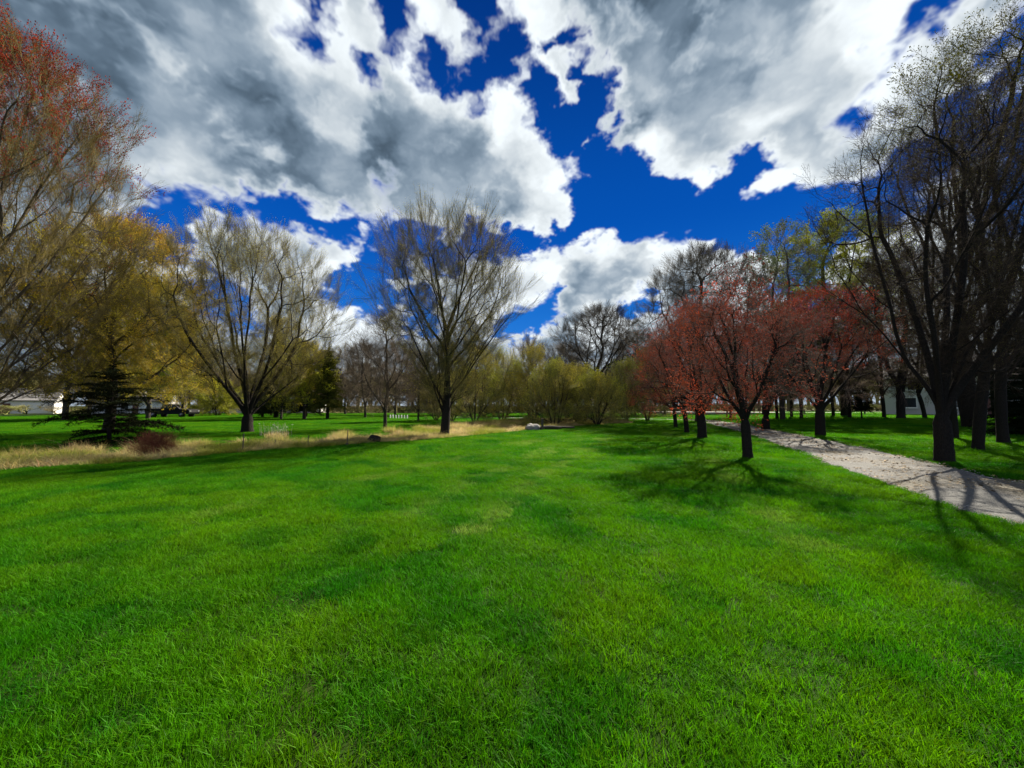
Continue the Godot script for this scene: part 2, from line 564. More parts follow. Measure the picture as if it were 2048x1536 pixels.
func make_path() -> void:
	var curve := Curve2D.new()
	for k in PATH.size():
		var p := Vector2(PATH[k][0], PATH[k][1])
		var a := Vector2(PATH[maxi(k - 1, 0)][0], PATH[maxi(k - 1, 0)][1])
		var b := Vector2(PATH[mini(k + 1, PATH.size() - 1)][0], PATH[mini(k + 1, PATH.size() - 1)][1])
		curve.add_point(p, (a - b) / 6.0, (b - a) / 6.0)
	var total := curve.get_baked_length()
	var v := PackedVector3Array()
	var col := PackedColorArray()
	var idx := PackedInt32Array()
	var across := 15
	var steps := int(total / 0.22)
	for k in steps + 1:
		var at := total * k / steps
		var p := curve.sample_baked(at)
		var q := curve.sample_baked(minf(at + 0.1, total)) - curve.sample_baked(maxf(at - 0.1, 0.0))
		var side := Vector2(q.y, -q.x).normalized()
		var wl := PATH_HALF + n_edge.get_noise_2d(at * 6.0, 3.0) * 0.16
		var wr := PATH_HALF + n_edge.get_noise_2d(at * 6.0, 70.0) * 0.16
		for i in across:
			var u := lerpf(-wl, wr, i / (across - 1.0))
			var pt := p + side * u
			var edge := smoothstep(0.75, 1.0, absf(u) / PATH_HALF)
			v.append(on(pt.x, -pt.y) + Vector3(0, 0.035 - 0.06 * edge * edge + 0.008 * n_edge.get_noise_2d(pt.x * 9.0, pt.y * 9.0), 0))
			var litter := clampf(n_patch.get_noise_2d(pt.x * 2.2, pt.y * 2.2) * 1.6 + 0.15 + 0.3 * edge, 0.0, 1.0)
			var damp := clampf(n_patch.get_noise_2d(pt.x * 1.2 + 60.0, pt.y * 1.2) * 1.5 - 0.1, 0.0, 1.0)
			var c := Color(0.145, 0.15, 0.148).lerp(Color(0.175, 0.155, 0.10), litter)
			col.append(c.lerp(Color(0.10, 0.10, 0.10), damp * 0.7))
	for k in steps:
		for i in across - 1:
			var a := k * across + i
			idx.append_array([a, a + across, a + 1, a + 1, a + across, a + across + 1])
	var arr := []
	arr.resize(Mesh.ARRAY_MAX)
	arr[Mesh.ARRAY_VERTEX] = v
	arr[Mesh.ARRAY_INDEX] = idx
	arr[Mesh.ARRAY_COLOR] = col
	var am := ArrayMesh.new()
	am.add_surface_from_arrays(Mesh.PRIMITIVE_TRIANGLES, arr)
	var st := SurfaceTool.new()
	st.create_from(am, 0)
	st.generate_normals()
	var m := plain("gravel", Color.WHITE, 0.9)
	m.vertex_color_use_as_albedo = true
	m.albedo_texture = noise_tex(8, 0.05, 5, Color(0.52, 0.50, 0.48), Color(1, 1, 1))
	m.uv1_triplanar = true
	m.uv1_world_triplanar = true
	m.uv1_scale = Vector3(0.9, 0.9, 0.9)
	m.heightmap_enabled = true
	m.heightmap_texture = bump_tex(9, 0.09, 4)
	m.heightmap_scale = 2.0
	var o := obj("path", st.commit(), m)
	tag(o, "pale gravel footpath strewn with tan litter, curving away between the trees", "path", "", "structure")
	# loose gravel and bits of dead leaf, as they lie on the path
	var rng := RandomNumberGenerator.new()
	rng.seed = 77
	var stone := Tubes.new()
	var ring := [Vector3(1, 0, 0), Vector3(0.3, 0, 0.9), Vector3(-0.8, 0, 0.6), Vector3(-0.7, 0, -0.6), Vector3(0.4, 0, -0.9)]
	for k in 5:
		stone.face(ring[k], Vector3(0, 0.7, 0), ring[(k + 1) % 5])
	var pebble := stone.done()
	var leaf := Tubes.new()
	leaf.quad(Vector3(-1, 0.15, 0), Vector3(0, 0.0, 0.55), Vector3(1, 0.35, 0), Vector3(0, 0.1, -0.55))
	var dead_leaf := leaf.done()
	var places := []
	var tints := PackedColorArray()
	var lplaces := []
	var ltints := PackedColorArray()
	for k in 16000:
		var at := lerpf(13.0, minf(total, 62.0), pow(rng.randf(), 1.7))
		var p := curve.sample_baked(at)
		var q := curve.sample_baked(at + 0.1) - curve.sample_baked(at - 0.1)
		var pt := p + Vector2(q.y, -q.x).normalized() * rng.randf_range(-1.4, 1.4)
		var far := 1.0 + maxf(pt.y - 6.0, 0.0) * 0.03
		if rng.randf() < 0.55:
			var s := rng.randf_range(0.008, 0.022) * far
			places.append(Transform3D(Basis(Vector3.UP, rng.randf() * TAU).scaled(Vector3(s, s * 0.8, s * rng.randf_range(0.7, 1.2))), on(pt.x, -pt.y) + Vector3(0, 0.028, 0)))
			var g := rng.randf_range(0.08, 0.34)
			tints.append(Color(g, g * 0.95, g * 0.88))
		elif n_patch.get_noise_2d(pt.x * 2.2, pt.y * 2.2) > -0.12:
			var s := rng.randf_range(0.015, 0.045) * far
			lplaces.append(Transform3D(Basis.from_euler(Vector3(rng.randf_range(-0.4, 0.4), rng.randf() * TAU, rng.randf_range(-0.4, 0.4))).scaled(Vector3(s, s, s)), on(pt.x, -pt.y) + Vector3(0, 0.038, 0)))
			ltints.append(Color(0.22, 0.16, 0.085) * rng.randf_range(0.4, 1.4))
	var loose := thing("path_gravel", "loose gravel and tan leaf bits scattered on the footpath", "gravel", Vector3.ZERO)
	loose.set_meta("kind", "stuff")
	var tm := plain("loose bits", Color.WHITE, 0.9)
	tm.vertex_color_use_as_albedo = true
	copies("pebbles", pebble, tm, places, tints, loose)
	copies("dead_leaves", dead_leaf, tm, lplaces, ltints, loose)

func grass_patch(seed_: int, radius: float, count: int, h0: float, h1: float, wide: float, lean: float) -> ArrayMesh:
	var rng := RandomNumberGenerator.new()
	rng.seed = seed_
	var t := Tubes.new()
	# blades stand in tufts
	var tufts := []
	for k in maxi(int(count / 26.0), 1):
		var ta := rng.randf() * TAU
		var tr := radius * sqrt(rng.randf())
		var tb := rng.randf() * TAU
		tufts.append([Vector3(cos(ta) * tr, -0.01, sin(ta) * tr), pow(rng.randf_range(0.62, 1.35), 1.6), rng.randf_range(0.75, 1.25), Vector3(cos(tb), 0, sin(tb)) * 0.5])
	for k in count:
		var tuft: Array = tufts[rng.randi() % tufts.size()]
		var a := rng.randf() * TAU
		var r := radius * 0.22 * sqrt(rng.randf())
		var loose := rng.randf() < 0.55
		var p: Vector3 = tuft[0] + Vector3(cos(a) * r, 0, sin(a) * r)
		if loose:
			r = radius * sqrt(rng.randf())
			p = Vector3(cos(a) * r, -0.01, sin(a) * r)
		var h := rng.randf_range(h0, h1) * (1.0 if rng.randf() < 0.9 else 1.35) * float(tuft[2])
		var b := rng.randf() * TAU
		var out := (Vector3(cos(b), 0, sin(b)) + Vector3(tuft[3])) * h * rng.randf_range(0.1, lean)
		var face_ := rng.randf() * TAU
		var side := Vector3(cos(face_), 0, sin(face_)) * wide * rng.randf_range(0.6, 1.2)
		var mid := p + Vector3(0, h * 0.6, 0) + out * 0.45
		var tip := p + Vector3(0, h, 0) + out * 1.2
		var g := rng.randf_range(0.7, 1.3) * float(tuft[1])
		var y := rng.randf()
		t.ink = Color(g * (1.0 + 0.5 * y * y), g, g * (0.8 + 0.9 * (1.0 - y)))
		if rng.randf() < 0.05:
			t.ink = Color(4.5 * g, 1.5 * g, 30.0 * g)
		t.quad(p - side, mid - side * 0.8, mid + side * 0.8, p + side)
		t.face(mid - side * 0.8, tip, mid + side * 0.8)
	return t.done(true)

func lay_grass(called: String, label: String, cell: float, jitter: float, d0: float, d1: float, meshes: Array, mat: Material, seed_: int) -> void:
	var rng := RandomNumberGenerator.new()
	rng.seed = seed_
	var places := []
	var tints := []
	for m in meshes:
		places.append([])
		tints.append(PackedColorArray())
	var z := -d0
	while z > -d1:
		var reach := -z * 1.40 + 3.0
		var x := -reach
		while x < reach:
			var px := x + rng.randf_range(-jitter, jitter)
			var pz := z + rng.randf_range(-jitter, jitter)
			x += cell
			if px < -75.0 or px > 62.0:
				continue
			var s := beyond(px, pz)
			var k := n_edge.get_noise_2d(px * 2.0, pz * 2.0)
			if s + k > 0.15 and s + k * 2.0 < dry_width(px) + 0.4 and px < 10.0 + k * 4.0 and rng.randf() < 0.8:
				continue
			if polyline_gap(PATH, px, -pz) < PATH_HALF + cell * 0.35 + k * 0.2:
				continue
			var bare := 0.0
			for b in [[-0.80, 2.10, 0.10], [0.36, 2.28, 0.05], [-1.9, 2.9, 0.05]]:
				bare = maxf(bare, exp(-(pow(px - b[0], 2.0) + pow((-pz - b[1]) * 1.6, 2.0)) / (b[2] * b[2])))
			if rng.randf() < bare * 0.5:
				continue
			var sc := rng.randf_range(0.8, 1.15) * (1.0 + 0.45 * n_lawn.get_noise_2d(px * 3.0, pz * 3.0)) * (1.0 - 0.5 * bare)
			var v := rng.randi() % meshes.size()
			var wide := rng.randf_range(0.95, 1.1)
			places[v].append(Transform3D(Basis(Vector3.UP, rng.randf() * TAU).scaled(Vector3(wide, sc, wide)), on(px, pz)))
			tints[v].append(lawn_tint(px, pz, rng))
		z -= cell
	var o := thing(called, label, "grass", Vector3.ZERO)
	o.set_meta("kind", "stuff")
	for v in meshes.size():
		copies("blades", meshes[v], mat, places[v], tints[v], o)

func make_grass() -> void:
	var m := plain("grass blades", Color.WHITE, 0.55)
	m.vertex_color_use_as_albedo = true
	m.metallic_specular = 0.2
	m.backlight_enabled = true
	m.backlight = Color.WHITE
	var near := []
	var mid := []
	var far := []
	for k in 4:
		near.append(grass_patch(100 + k, 0.24, 980, 0.035, 0.07, 0.0023, 0.9))
	for k in 3:
		mid.append(grass_patch(200 + k, 0.5, 1100, 0.045, 0.085, 0.0048, 0.9))
		far.append(grass_patch(300 + k, 1.2, 1000, 0.05, 0.10, 0.013, 0.9))
	lay_grass("lawn_grass", "lush bright green mown grass at the front of the lawn", 0.26, 0.1, 0.9, 12.0, near, m, 1)
	lay_grass("lawn_grass", "smooth green mown grass in the middle distance, streaked with tree shadow", 0.5, 0.2, 12.0, 34.0, mid, m, 2)
	lay_grass("lawn_grass", "far green park grass beyond the dry band, around the distant trunks", 1.15, 0.4, 34.0, 78.0, far, m, 3)
	# dry straw along the swale
	var straw := []
	for k in 4:
		straw.append(grass_patch(400 + k, 0.22, 90, 0.16, 0.42, 0.005, 0.8))
	var rng := RandomNumberGenerator.new()
	rng.seed = 9
	var places := [[], [], [], []]
	var tints := [PackedColorArray(), PackedColorArray(), PackedColorArray(), PackedColorArray()]
	for k in 30000:
		var x := rng.randf_range(-26.0, 11.0)
		var s := rng.randf_range(-0.1, 11.0)
		var z := -(edge_d(x) + s / 0.72)
		if not visible_at(x, z, 3.0):
			continue
		var kk := n_edge.get_noise_2d(x * 2.0, z * 2.0)
		var c := n_edge.get_noise_2d(x * 1.1 + 30.0, z * 1.1)
		if s + kk * 2.0 > dry_width(x) - smoothstep(4.0, 10.0, x) * 6.0 or rng.randf() > 0.6 + c * 1.3:
			continue
		var v := rng.randi() % 4
		var sc := rng.randf_range(0.5, 1.1) * (0.55 + 0.45 * smoothstep(0.0, 1.2, s))
		places[v].append(Transform3D(Basis(Vector3.UP, rng.randf() * TAU).scaled(Vector3(1, sc, 1)), on(x, z)))
		var t := Color(0.52, 0.455, 0.19).lerp(Color(0.24, 0.30, 0.03), clampf(c * 2.4 + 0.2, 0.0, 0.95))
		tints[v].append(t * rng.randf_range(0.6, 1.2))
	var o := thing("dry_grass", "band of tall straw-coloured dead grass along the far edge of the lawn", "dry grass", Vector3.ZERO)
	o.set_meta("kind", "stuff")
	for v in 4:
		copies("blades", straw[v], m, places[v], tints[v], o)

# ---------------------------------------------------------------- trees
var sprays := {}
var bud_sets := {}
var boughs := []

func bent(a: Vector3, dir: Vector3, b: Vector3, n: int) -> PackedVector3Array:
	var c := a + dir * a.distance_to(b) * 0.38
	var p := PackedVector3Array()
	for k in n + 1:
		var t := float(k) / n
		p.append(a.lerp(c, t).lerp(c.lerp(b, t), t))
	return p

func taper(r0: float, r1: float, n: int) -> PackedFloat32Array:
	var r := PackedFloat32Array()
	for k in n + 1:
		r.append(lerpf(r0, r1, float(k) / n))
	return r

func bud(t: Tubes, p: Vector3, dir: Vector3, long: float, wide: float) -> void:
	var a := dir.cross(Vector3.UP if absf(dir.y) < 0.9 else Vector3.RIGHT).normalized() * wide
	var b := dir.cross(a).normalized() * wide
	var m := p + dir * long * 0.45
	var e := p + dir * long
	var ring := [m + a, m + b, m - a, m - b]
	for k in 4:
		t.face(p, ring[k], ring[(k + 1) % 4])
		t.face(ring[k], e, ring[(k + 1) % 4])

# one twig spray a metre long, and the buds that sit on it
func make_spray(seed_: int, thick: float, sides_n: int, sub: int, buds: Array, rise := 0.55) -> Array:
	var rng := RandomNumberGenerator.new()
	rng.seed = seed_
	var t := Tubes.new()
	var b := []
	for s in buds:
		b.append(Tubes.new())
	var axis := bent(Vector3.ZERO, Vector3(rng.randf_range(-0.3, 0.3), 1, rng.randf_range(-0.3, 0.3)).normalized(), Vector3(rng.randf_range(-0.14, 0.14), 1.0, rng.randf_range(-0.14, 0.14)), 4)
	t.tube(axis, taper(0.0055 * thick, 0.0016 * thick, 4), 3)
	var ends := [[axis[4], (axis[4] - axis[3]).normalized()]]
	for k in sides_n:
		var f := 0.08 + 0.86 * (k + rng.randf() * 0.6) / sides_n
		var p := axis[int(f * 4.0)].lerp(axis[mini(int(f * 4.0) + 1, 4)], f * 4.0 - int(f * 4.0))
		var az := k * 2.4 + rng.randf_range(-0.5, 0.5)
		var out := Vector3(cos(az), rise, sin(az)).normalized()
		var long := rng.randf_range(0.28, 0.62) * (1.05 - 0.55 * f)
		var e := p + out * long * 0.75 + Vector3(0, long * rise, 0)
		var tw := bent(p, out, e, 2)
		t.tube(tw, taper(0.0034 * thick, 0.0013 * thick, 2), 3)
		ends.append([e, (tw[2] - tw[1]).normalized()])
		ends.append([tw[1], out])
		for j in sub:
			var g := rng.randf_range(0.25, 0.9)
			var q := tw[0].lerp(tw[2], g)
			var o2 := (out + Vector3(rng.randf_range(-1, 1), rng.randf_range(0.0, 0.9), rng.randf_range(-1, 1)) * 0.8).normalized()
			var e2 := q + o2 * long * rng.randf_range(0.25, 0.5)
			t.tube(PackedVector3Array([q, e2]), PackedFloat32Array([0.0022 * thick, 0.001 * thick]), 3)
			ends.append([e2, o2])
	for s in buds.size():
		var size: float = buds[s]
		for e in ends:
			var n := 1 if size < 0.03 else 2
			for j in n:
				var d: Vector3 = (Vector3(e[1]) + Vector3(rng.randf_range(-1, 1), rng.randf_range(-1, 1), rng.randf_range(-1, 1)) * 0.5).normalized()
				var wide := rng.randf_range(0.6, 1.3)
				bud(b[s], Vector3(e[0]) - d * size * 0.3, d, size * 1.5 * wide, size * 0.34 * wide)
	var out_buds := []
	for s in b:
		out_buds.append(s.done())
	return [t.done(), out_buds]

func crown_width(shape: String, t: float) -> float:
	match shape:
		"vase":
			return lerpf(0.26, 1.0, smoothstep(0.0, 0.62, t)) * sqrt(maxf(0.0, 1.0 - pow(maxf(0.0, (t - 0.55) / 0.5), 2.0)))
		"fan":
			return lerpf(0.34, 1.0, smoothstep(0.0, 0.42, t)) * sqrt(maxf(0.0, 1.0 - pow(maxf(0.0, (t - 0.45) / 0.6), 2.0)))
		"low":
			return sqrt(maxf(0.0, 1.0 - pow(maxf(0.0, (t - 0.25) / 0.78), 2.0))) * lerpf(0.75, 1.0, smoothstep(0.0, 0.25, t))
		"column":
			return lerpf(0.7, 1.0, smoothstep(0.0, 0.3, t)) * sqrt(maxf(0.0, 1.0 - pow(maxf(0.0, (t - 0.5) / 0.54), 2.0)))
	return sqrt(maxf(0.0, 1.0 - pow(2.0 * (0.14 + 0.86 * t) - 1.0, 2.0)))

func split(pts: PackedVector3Array, ids: PackedInt32Array, from: Vector3, rng: RandomNumberGenerator) -> Array:
	var da := (pts[ids[rng.randi() % ids.size()]] - from).normalized()
	var db := da
	var worst := 2.0
	for k in mini(ids.size(), 14):
		var d := (pts[ids[rng.randi() % ids.size()]] - from).normalized()
		if d.dot(da) < worst:
			worst = d.dot(da)
			db = d
	var a := PackedInt32Array()
	var b := PackedInt32Array()
	for turn in 2:
		a.clear()
		b.clear()
		var sa := Vector3.ZERO
		var sb := Vector3.ZERO
		for i in ids:
			var d := (pts[i] - from).normalized()
			if d.dot(da) >= d.dot(db):
				a.append(i)
				sa += d
			else:
				b.append(i)
				sb += d
		if a.is_empty() or b.is_empty():
			break
		da = sa.normalized()
		db = sb.normalized()
	if a.is_empty() or b.is_empty():
		a = ids.slice(0, ids.size() / 2)
		b = ids.slice(ids.size() / 2)
	return [a, b]

# s: base position, h height, cb crown base, off crown offset (x), r crown radius, shape, n tips, tr trunk radius, stems, bole, up, spray (set, size), bark, twig colour, bud set, bud colours
func make_tree(called: String, label: String, category: String, group: String, s: Dictionary) -> Node3D:
	var rng := RandomNumberGenerator.new()
	rng.seed = s.seed
	var o := thing(called, label, category, on(s.x, s.z), 0.0, group)
	var pts := PackedVector3Array()
	var tries := 0
	var depth: float = s.get("deep", s.r)
	while pts.size() < int(s.n) and tries < int(s.n) * 6:
		tries += 1
		var t := pow(rng.randf(), s.get("top", 0.85))
		var w := crown_width(s.shape, t)
		var az := rng.randf() * TAU
		var rho := w * pow(rng.randf(), 0.42)
		var lump := n_lump.get_noise_3d(cos(az) * rho * s.r * 1.0 + s.seed * 7.0, t * (s.h - s.cb), sin(az) * rho * s.r)
		if lump < s.get("gaps", -0.16):
			continue
		rho *= 1.0 + 0.35 * lump
		pts.append(Vector3(s.off + cos(az) * rho * s.r, s.cb + t * (s.h - s.cb - 0.5), sin(az) * rho * depth))
	var total := pts.size()
	var tip: float = s.get("tip", 0.008)
	var ex := log(s.tr / tip) / log(maxf(total, 2.0))
	var tb := Tubes.new()
	var all := PackedInt32Array(range(total))
	var lean := Vector3(s.get("lean", 0.0), 1, rng.randf_range(-0.06, 0.06)).normalized()
	var work := []
	var stems: int = s.get("stems", 1)
	if stems <= 1:
		# the bole and, above it, a leader from which the limbs leave
		var top_y := maxf(float(s.bole) + 1.6 * float(s.tr), float(s.get("lead", 0.0)) * float(s.h))
		var crest := lean * top_y + Vector3(float(s.off) * float(s.get("lead", 0.0)) * 0.6, 0, 0)
		var trunk := bent(Vector3(0, -0.15, 0), (Vector3.UP + Vector3(rng.randf_range(-0.1, 0.1), 0, rng.randf_range(-0.1, 0.1))).normalized(), crest, 10)
		var rr := PackedFloat32Array()
		for k in 11:
			var y := trunk[k].y
			var thin := lerpf(1.0, 0.28, smoothstep(float(s.bole) - 0.2, top_y + 0.1, y))
			rr.append(s.tr * (1.0 + 0.25 * exp(-maxf(y, 0.0) / 0.14)) * thin * rng.randf_range(0.96, 1.05))
		tb.tube(trunk, rr, 12)
		var groups := [all]
		while groups.size() < int(s.get("limbs", 3)):
			var big := 0
			for k in groups.size():
				if groups[k].size() > groups[big].size():
					big = k
			var two := split(pts, groups[big], crest * 0.7, rng)
			groups[big] = two[0]
			groups.append(two[1])
		for gr in groups:
			if gr.is_empty():
				continue
			var mid := centre(pts, gr)
			var hh := clampf((mid.y - float(s.cb)) / (float(s.h) - float(s.cb)), 0.0, 1.0)
			var start_y := lerpf(float(s.bole), top_y, smoothstep(0.12, 0.85, hh)) - 0.06
			var along := clampf((start_y + 0.15) / (top_y + 0.15), 0.0, 1.0) * 10.0
			var at := trunk[int(minf(along, 9.99))].lerp(trunk[int(minf(along, 9.99)) + 1], along - int(minf(along, 9.99)))
			work.append([at, (Vector3.UP * float(s.get("rise", 0.9)) + (mid - at).normalized()).normalized(), gr, 1])
	else:
		# several stems from one foot
		var groups := []
		for k in stems:
			groups.append(PackedInt32Array())
		for i in all:
			var az := atan2(pts[i].z, pts[i].x) / TAU + 0.5
			groups[int(az * stems) % stems].append(i)
		for k in stems:
			if groups[k].is_empty():
				continue
			var az := TAU * ((k + 0.5) / stems - 0.5)
			var foot: Vector3 = Vector3(cos(az), 0, sin(az)) * s.tr * 0.7
			work.append([foot + Vector3(0, -0.15, 0), (Vector3.UP * 2.2 + foot.normalized() * 0.6).normalized(), groups[k], 0])
	var tips := []
	while not work.is_empty():
		var job: Array = work.pop_back()
		var pos: Vector3 = job[0]
		var dir: Vector3 = job[1]
		var ids: PackedInt32Array = job[2]
		var level: int = job[3]
		var count := ids.size()
		var r0 := tip * pow(count, ex)
		if count <= 2:
			for i in ids:
				var long := pos.distance_to(pts[i])
				var p := bent(pos, dir, pts[i], 2)
				var last := p.size() - 1
				tb.tube(p, taper(tip * 1.0, tip * 0.62, last), 3)
				tips.append([p[last], (p[last] - p[last - 1]).normalized(), 1.0])
				if long > 0.7:
					tips.append([p[last - 1], ((p[last] - p[last - 1]).normalized() + Vector3(rng.randf_range(-1, 1), rng.randf_range(-0.3, 0.6), rng.randf_range(-1, 1)) * 0.8).normalized(), 0.75])
			continue
		var c := Vector3.ZERO
		for i in ids:
			c += pts[i]
		c /= count
		var f := rng.randf_range(0.24, 0.40) if level < 4 else rng.randf_range(0.28, 0.48)
		if level == 0:
			f = s.get("f0", 0.10)
		var long2 := pos.distance_to(c)
		var to := pos + (c - pos) * f
		to += Vector3(rng.randf_range(-1, 1), rng.randf_range(-0.6, 0.6), rng.randf_range(-1, 1)) * long2 * float(s.get("crook", 0.02))
		# limbs sweep up before they spread
		to.y += pos.distance_to(to) * float(s.get("sweep", 0.0)) * (1.0 if level < 5 else 0.0)
		var seg := 4 if pos.distance_to(to) > 1.2 else 2
		var path := bent(pos, dir, to, seg)
		tb.tube(path, taper(r0 * (1.3 if level <= 1 else 1.0), r0 * 0.92, seg), 9 if r0 > 0.07 else (6 if r0 > 0.03 else (4 if r0 > 0.014 else 3)))
		var d2 := (path[seg] - path[seg - 1]).normalized()
		var parts := split(pts, ids, to, rng)
		for part in parts:
			if part.size():
				work.append([to - d2 * r0 * 0.4, (d2 + (Vector3(centre(pts, part)) - to).normalized() * 0.5).normalized(), part, level + 1])
	var name_trunk: String = s.get("trunk_name", "trunk")
	obj(name_trunk, tb.done(), mats[s.bark], o)
	# twigs
	var set_: Array = sprays[s.spray]
	var places := []
	var bplaces := []
	var tints := []
	var btints := []
	for k in set_.size():
		places.append([])
		bplaces.append([])
		tints.append(PackedColorArray())
		btints.append(PackedColorArray())
	var twig: Color = s.twig
	var up: float = s.up
	for e in tips:
		var v := rng.randi() % set_.size()
		var d := (Vector3(e[1]) + Vector3.UP * up + Vector3(rng.randf_range(-1, 1), rng.randf_range(-1, 1), rng.randf_range(-1, 1)) * 0.3).normalized()
		var x := d.cross(Vector3(cos(rng.randf() * TAU), 0.1, sin(rng.randf() * TAU))).normalized()
		var sc: float = float(s.size) * float(e[2]) * rng.randf_range(0.7, 1.2)
		var tr := Transform3D(Basis(x, d, x.cross(d)).scaled(Vector3(sc, sc, sc)), Vector3(e[0]) - d * 0.03)
		places[v].append(tr)
		tints[v].append(twig * rng.randf_range(0.75, 1.25))
		if s.has("bud"):
			var p: Vector3 = e[0]
			var hh := clampf((p.y - s.cb) / (s.h - s.cb), 0.0, 1.0)
			var k := n_lump.get_noise_3d(p.x * 0.8 + s.seed, p.y * 0.8, p.z * 0.8)
			var share: float = s.get("share", 1.0)
			if s.has("bud_top"):
				share *= smoothstep(s.bud_top - 0.15, s.bud_top + 0.15, hh + k * 0.5)
			if rng.randf() < share:
				var bc: Color = s.bud
				if s.has("bud2"):
					bc = bc.lerp(s.bud2, clampf(0.5 + k * 2.2, 0.0, 1.0))
				bplaces[v].append(tr)
				btints[v].append(bc * rng.randf_range(0.7, 1.3))
	for v in set_.size():
		var crown := copies("crown", set_[v][0], mats.twig, places[v], tints[v], o)
		crown.set_meta("kind", "stuff")
		if s.has("bud") and bplaces[v].size():
			var bl := copies("buds", set_[v][1][int(s.get("bud_set", 0))], mats.bud, bplaces[v], btints[v], o)
			bl.set_meta("kind", "stuff")
	return o

func centre(pts: PackedVector3Array, ids: PackedInt32Array) -> Vector3:
	var c := Vector3.ZERO
	for i in ids:
		c += pts[i]
	return c / ids.size()

func make_boughs() -> void:
	for k in 3:
		var rng := RandomNumberGenerator.new()
		rng.seed = 900 + k
		var t := Tubes.new()
		var axis := bent(Vector3.ZERO, Vector3(0, 0.25, 1).normalized(), Vector3(0, -0.16, 1.0), 5)
		t.ink = Color(0.9, 0.6, 0.4)
		t.tube(axis, taper(0.014, 0.003, 5), 4)
		for j in 26:
			var f := 0.1 + 0.9 * j / 26.0
			var p := axis[int(f * 4.99)].lerp(axis[mini(int(f * 4.99) + 1, 5)], f * 4.99 - int(f * 4.99))
			var side := -1.0 if j % 2 else 1.0
			var long := (1.12 - f) * rng.randf_range(0.35, 0.55)
			var e := p + Vector3(side * long * 0.85, rng.randf_range(-0.12, 0.02), long * 0.55)
			t.ink = Color(0.9, 0.6, 0.4)
			t.tube(PackedVector3Array([p, e]), PackedFloat32Array([0.005, 0.002]), 3)
			var n := int(long * 60.0) + 4
			for i in n:
				var q := p.lerp(e, (i + rng.randf()) / n)
				var d := Vector3(rng.randf_range(-1, 1), rng.randf_range(-0.5, 0.9), rng.randf_range(-0.3, 1)).normalized()
				var w := d.cross(Vector3(rng.randf_range(-1, 1), rng.randf_range(-1, 1), rng.randf_range(-1, 1))).normalized() * 0.006
				var g := rng.randf_range(0.6, 1.4)
				t.ink = Color(g, g, g)
				t.face(q - w, q + d * rng.randf_range(0.05, 0.10), q + w)
		boughs.append(t.done(true))

func make_conifer(called: String, label: String, group: String, x: float, z: float, h: float, r: float, tint: Color, seed_: int, skirt := 0.25, dense := 1.0) -> Node3D:
	var rng := RandomNumberGenerator.new()
	rng.seed = seed_
	var o := thing(called, label, "tree", on(x, z), 0.0, group)
	var tb := Tubes.new()
	tb.tube(PackedVector3Array([Vector3(0, -0.15, 0), Vector3(0.02, h * 0.4, 0), Vector3(0, h, 0)]), PackedFloat32Array([h * 0.022, h * 0.014, 0.01]), 8)
	obj("trunk", tb.done(), mats.bark_dark, o)
	var places := [[], [], []]
	var tints := [PackedColorArray(), PackedColorArray(), PackedColorArray()]
	var y := skirt
	var turn := 0.0
	while y < h - 0.1:
		var f := (y - skirt) / (h - skirt)
		var long := r * pow(1.0 - f, 0.8) * rng.randf_range(0.8, 1.1) + 0.12
		var n := int((5.0 + 6.0 * (1.0 - f)) * dense)
		for k in n:
			if rng.randf() < (0.1 if dense > 0.9 else 0.3):
				continue
			var az := turn + TAU * k / n + rng.randf_range(-0.25, 0.25)
			var sc := long * (rng.randf_range(0.7, 1.15) if dense > 0.9 else rng.randf_range(0.45, 1.3))
			var b := Basis(Vector3.UP, az) * Basis(Vector3.RIGHT, lerpf(0.06, -0.5, f) + rng.randf_range(-0.15, 0.15))
			var v := rng.randi() % 3
			places[v].append(Transform3D(b.scaled_local(Vector3(sc, sc, sc)), Vector3(0, y + rng.randf_range(-0.08, 0.08), 0)))
			tints[v].append(tint * rng.randf_range(0.7, 1.3))
		turn += 1.1
		y += maxf(0.11, long * 0.11)
	for v in 3:
		if places[v].size():
			copies("boughs", boughs[v], mats.needle, places[v], tints[v], o).set_meta("kind", "stuff")
	return o

func bark(called: String, dark: Color, pale: Color, seed_: int) -> StandardMaterial3D:
	var m := plain(called, Color.WHITE, 0.92)
	m.albedo_texture = noise_tex(seed_, 0.03, 5, dark, pale)
	m.uv1_triplanar = true
	m.uv1_scale = Vector3(3.0, 0.7, 3.0)
	m.heightmap_enabled = true
	m.heightmap_texture = bump_tex(seed_ + 1, 0.035, 4)
	m.heightmap_scale = 3.0
	m.metallic_specular = 0.25
	return m

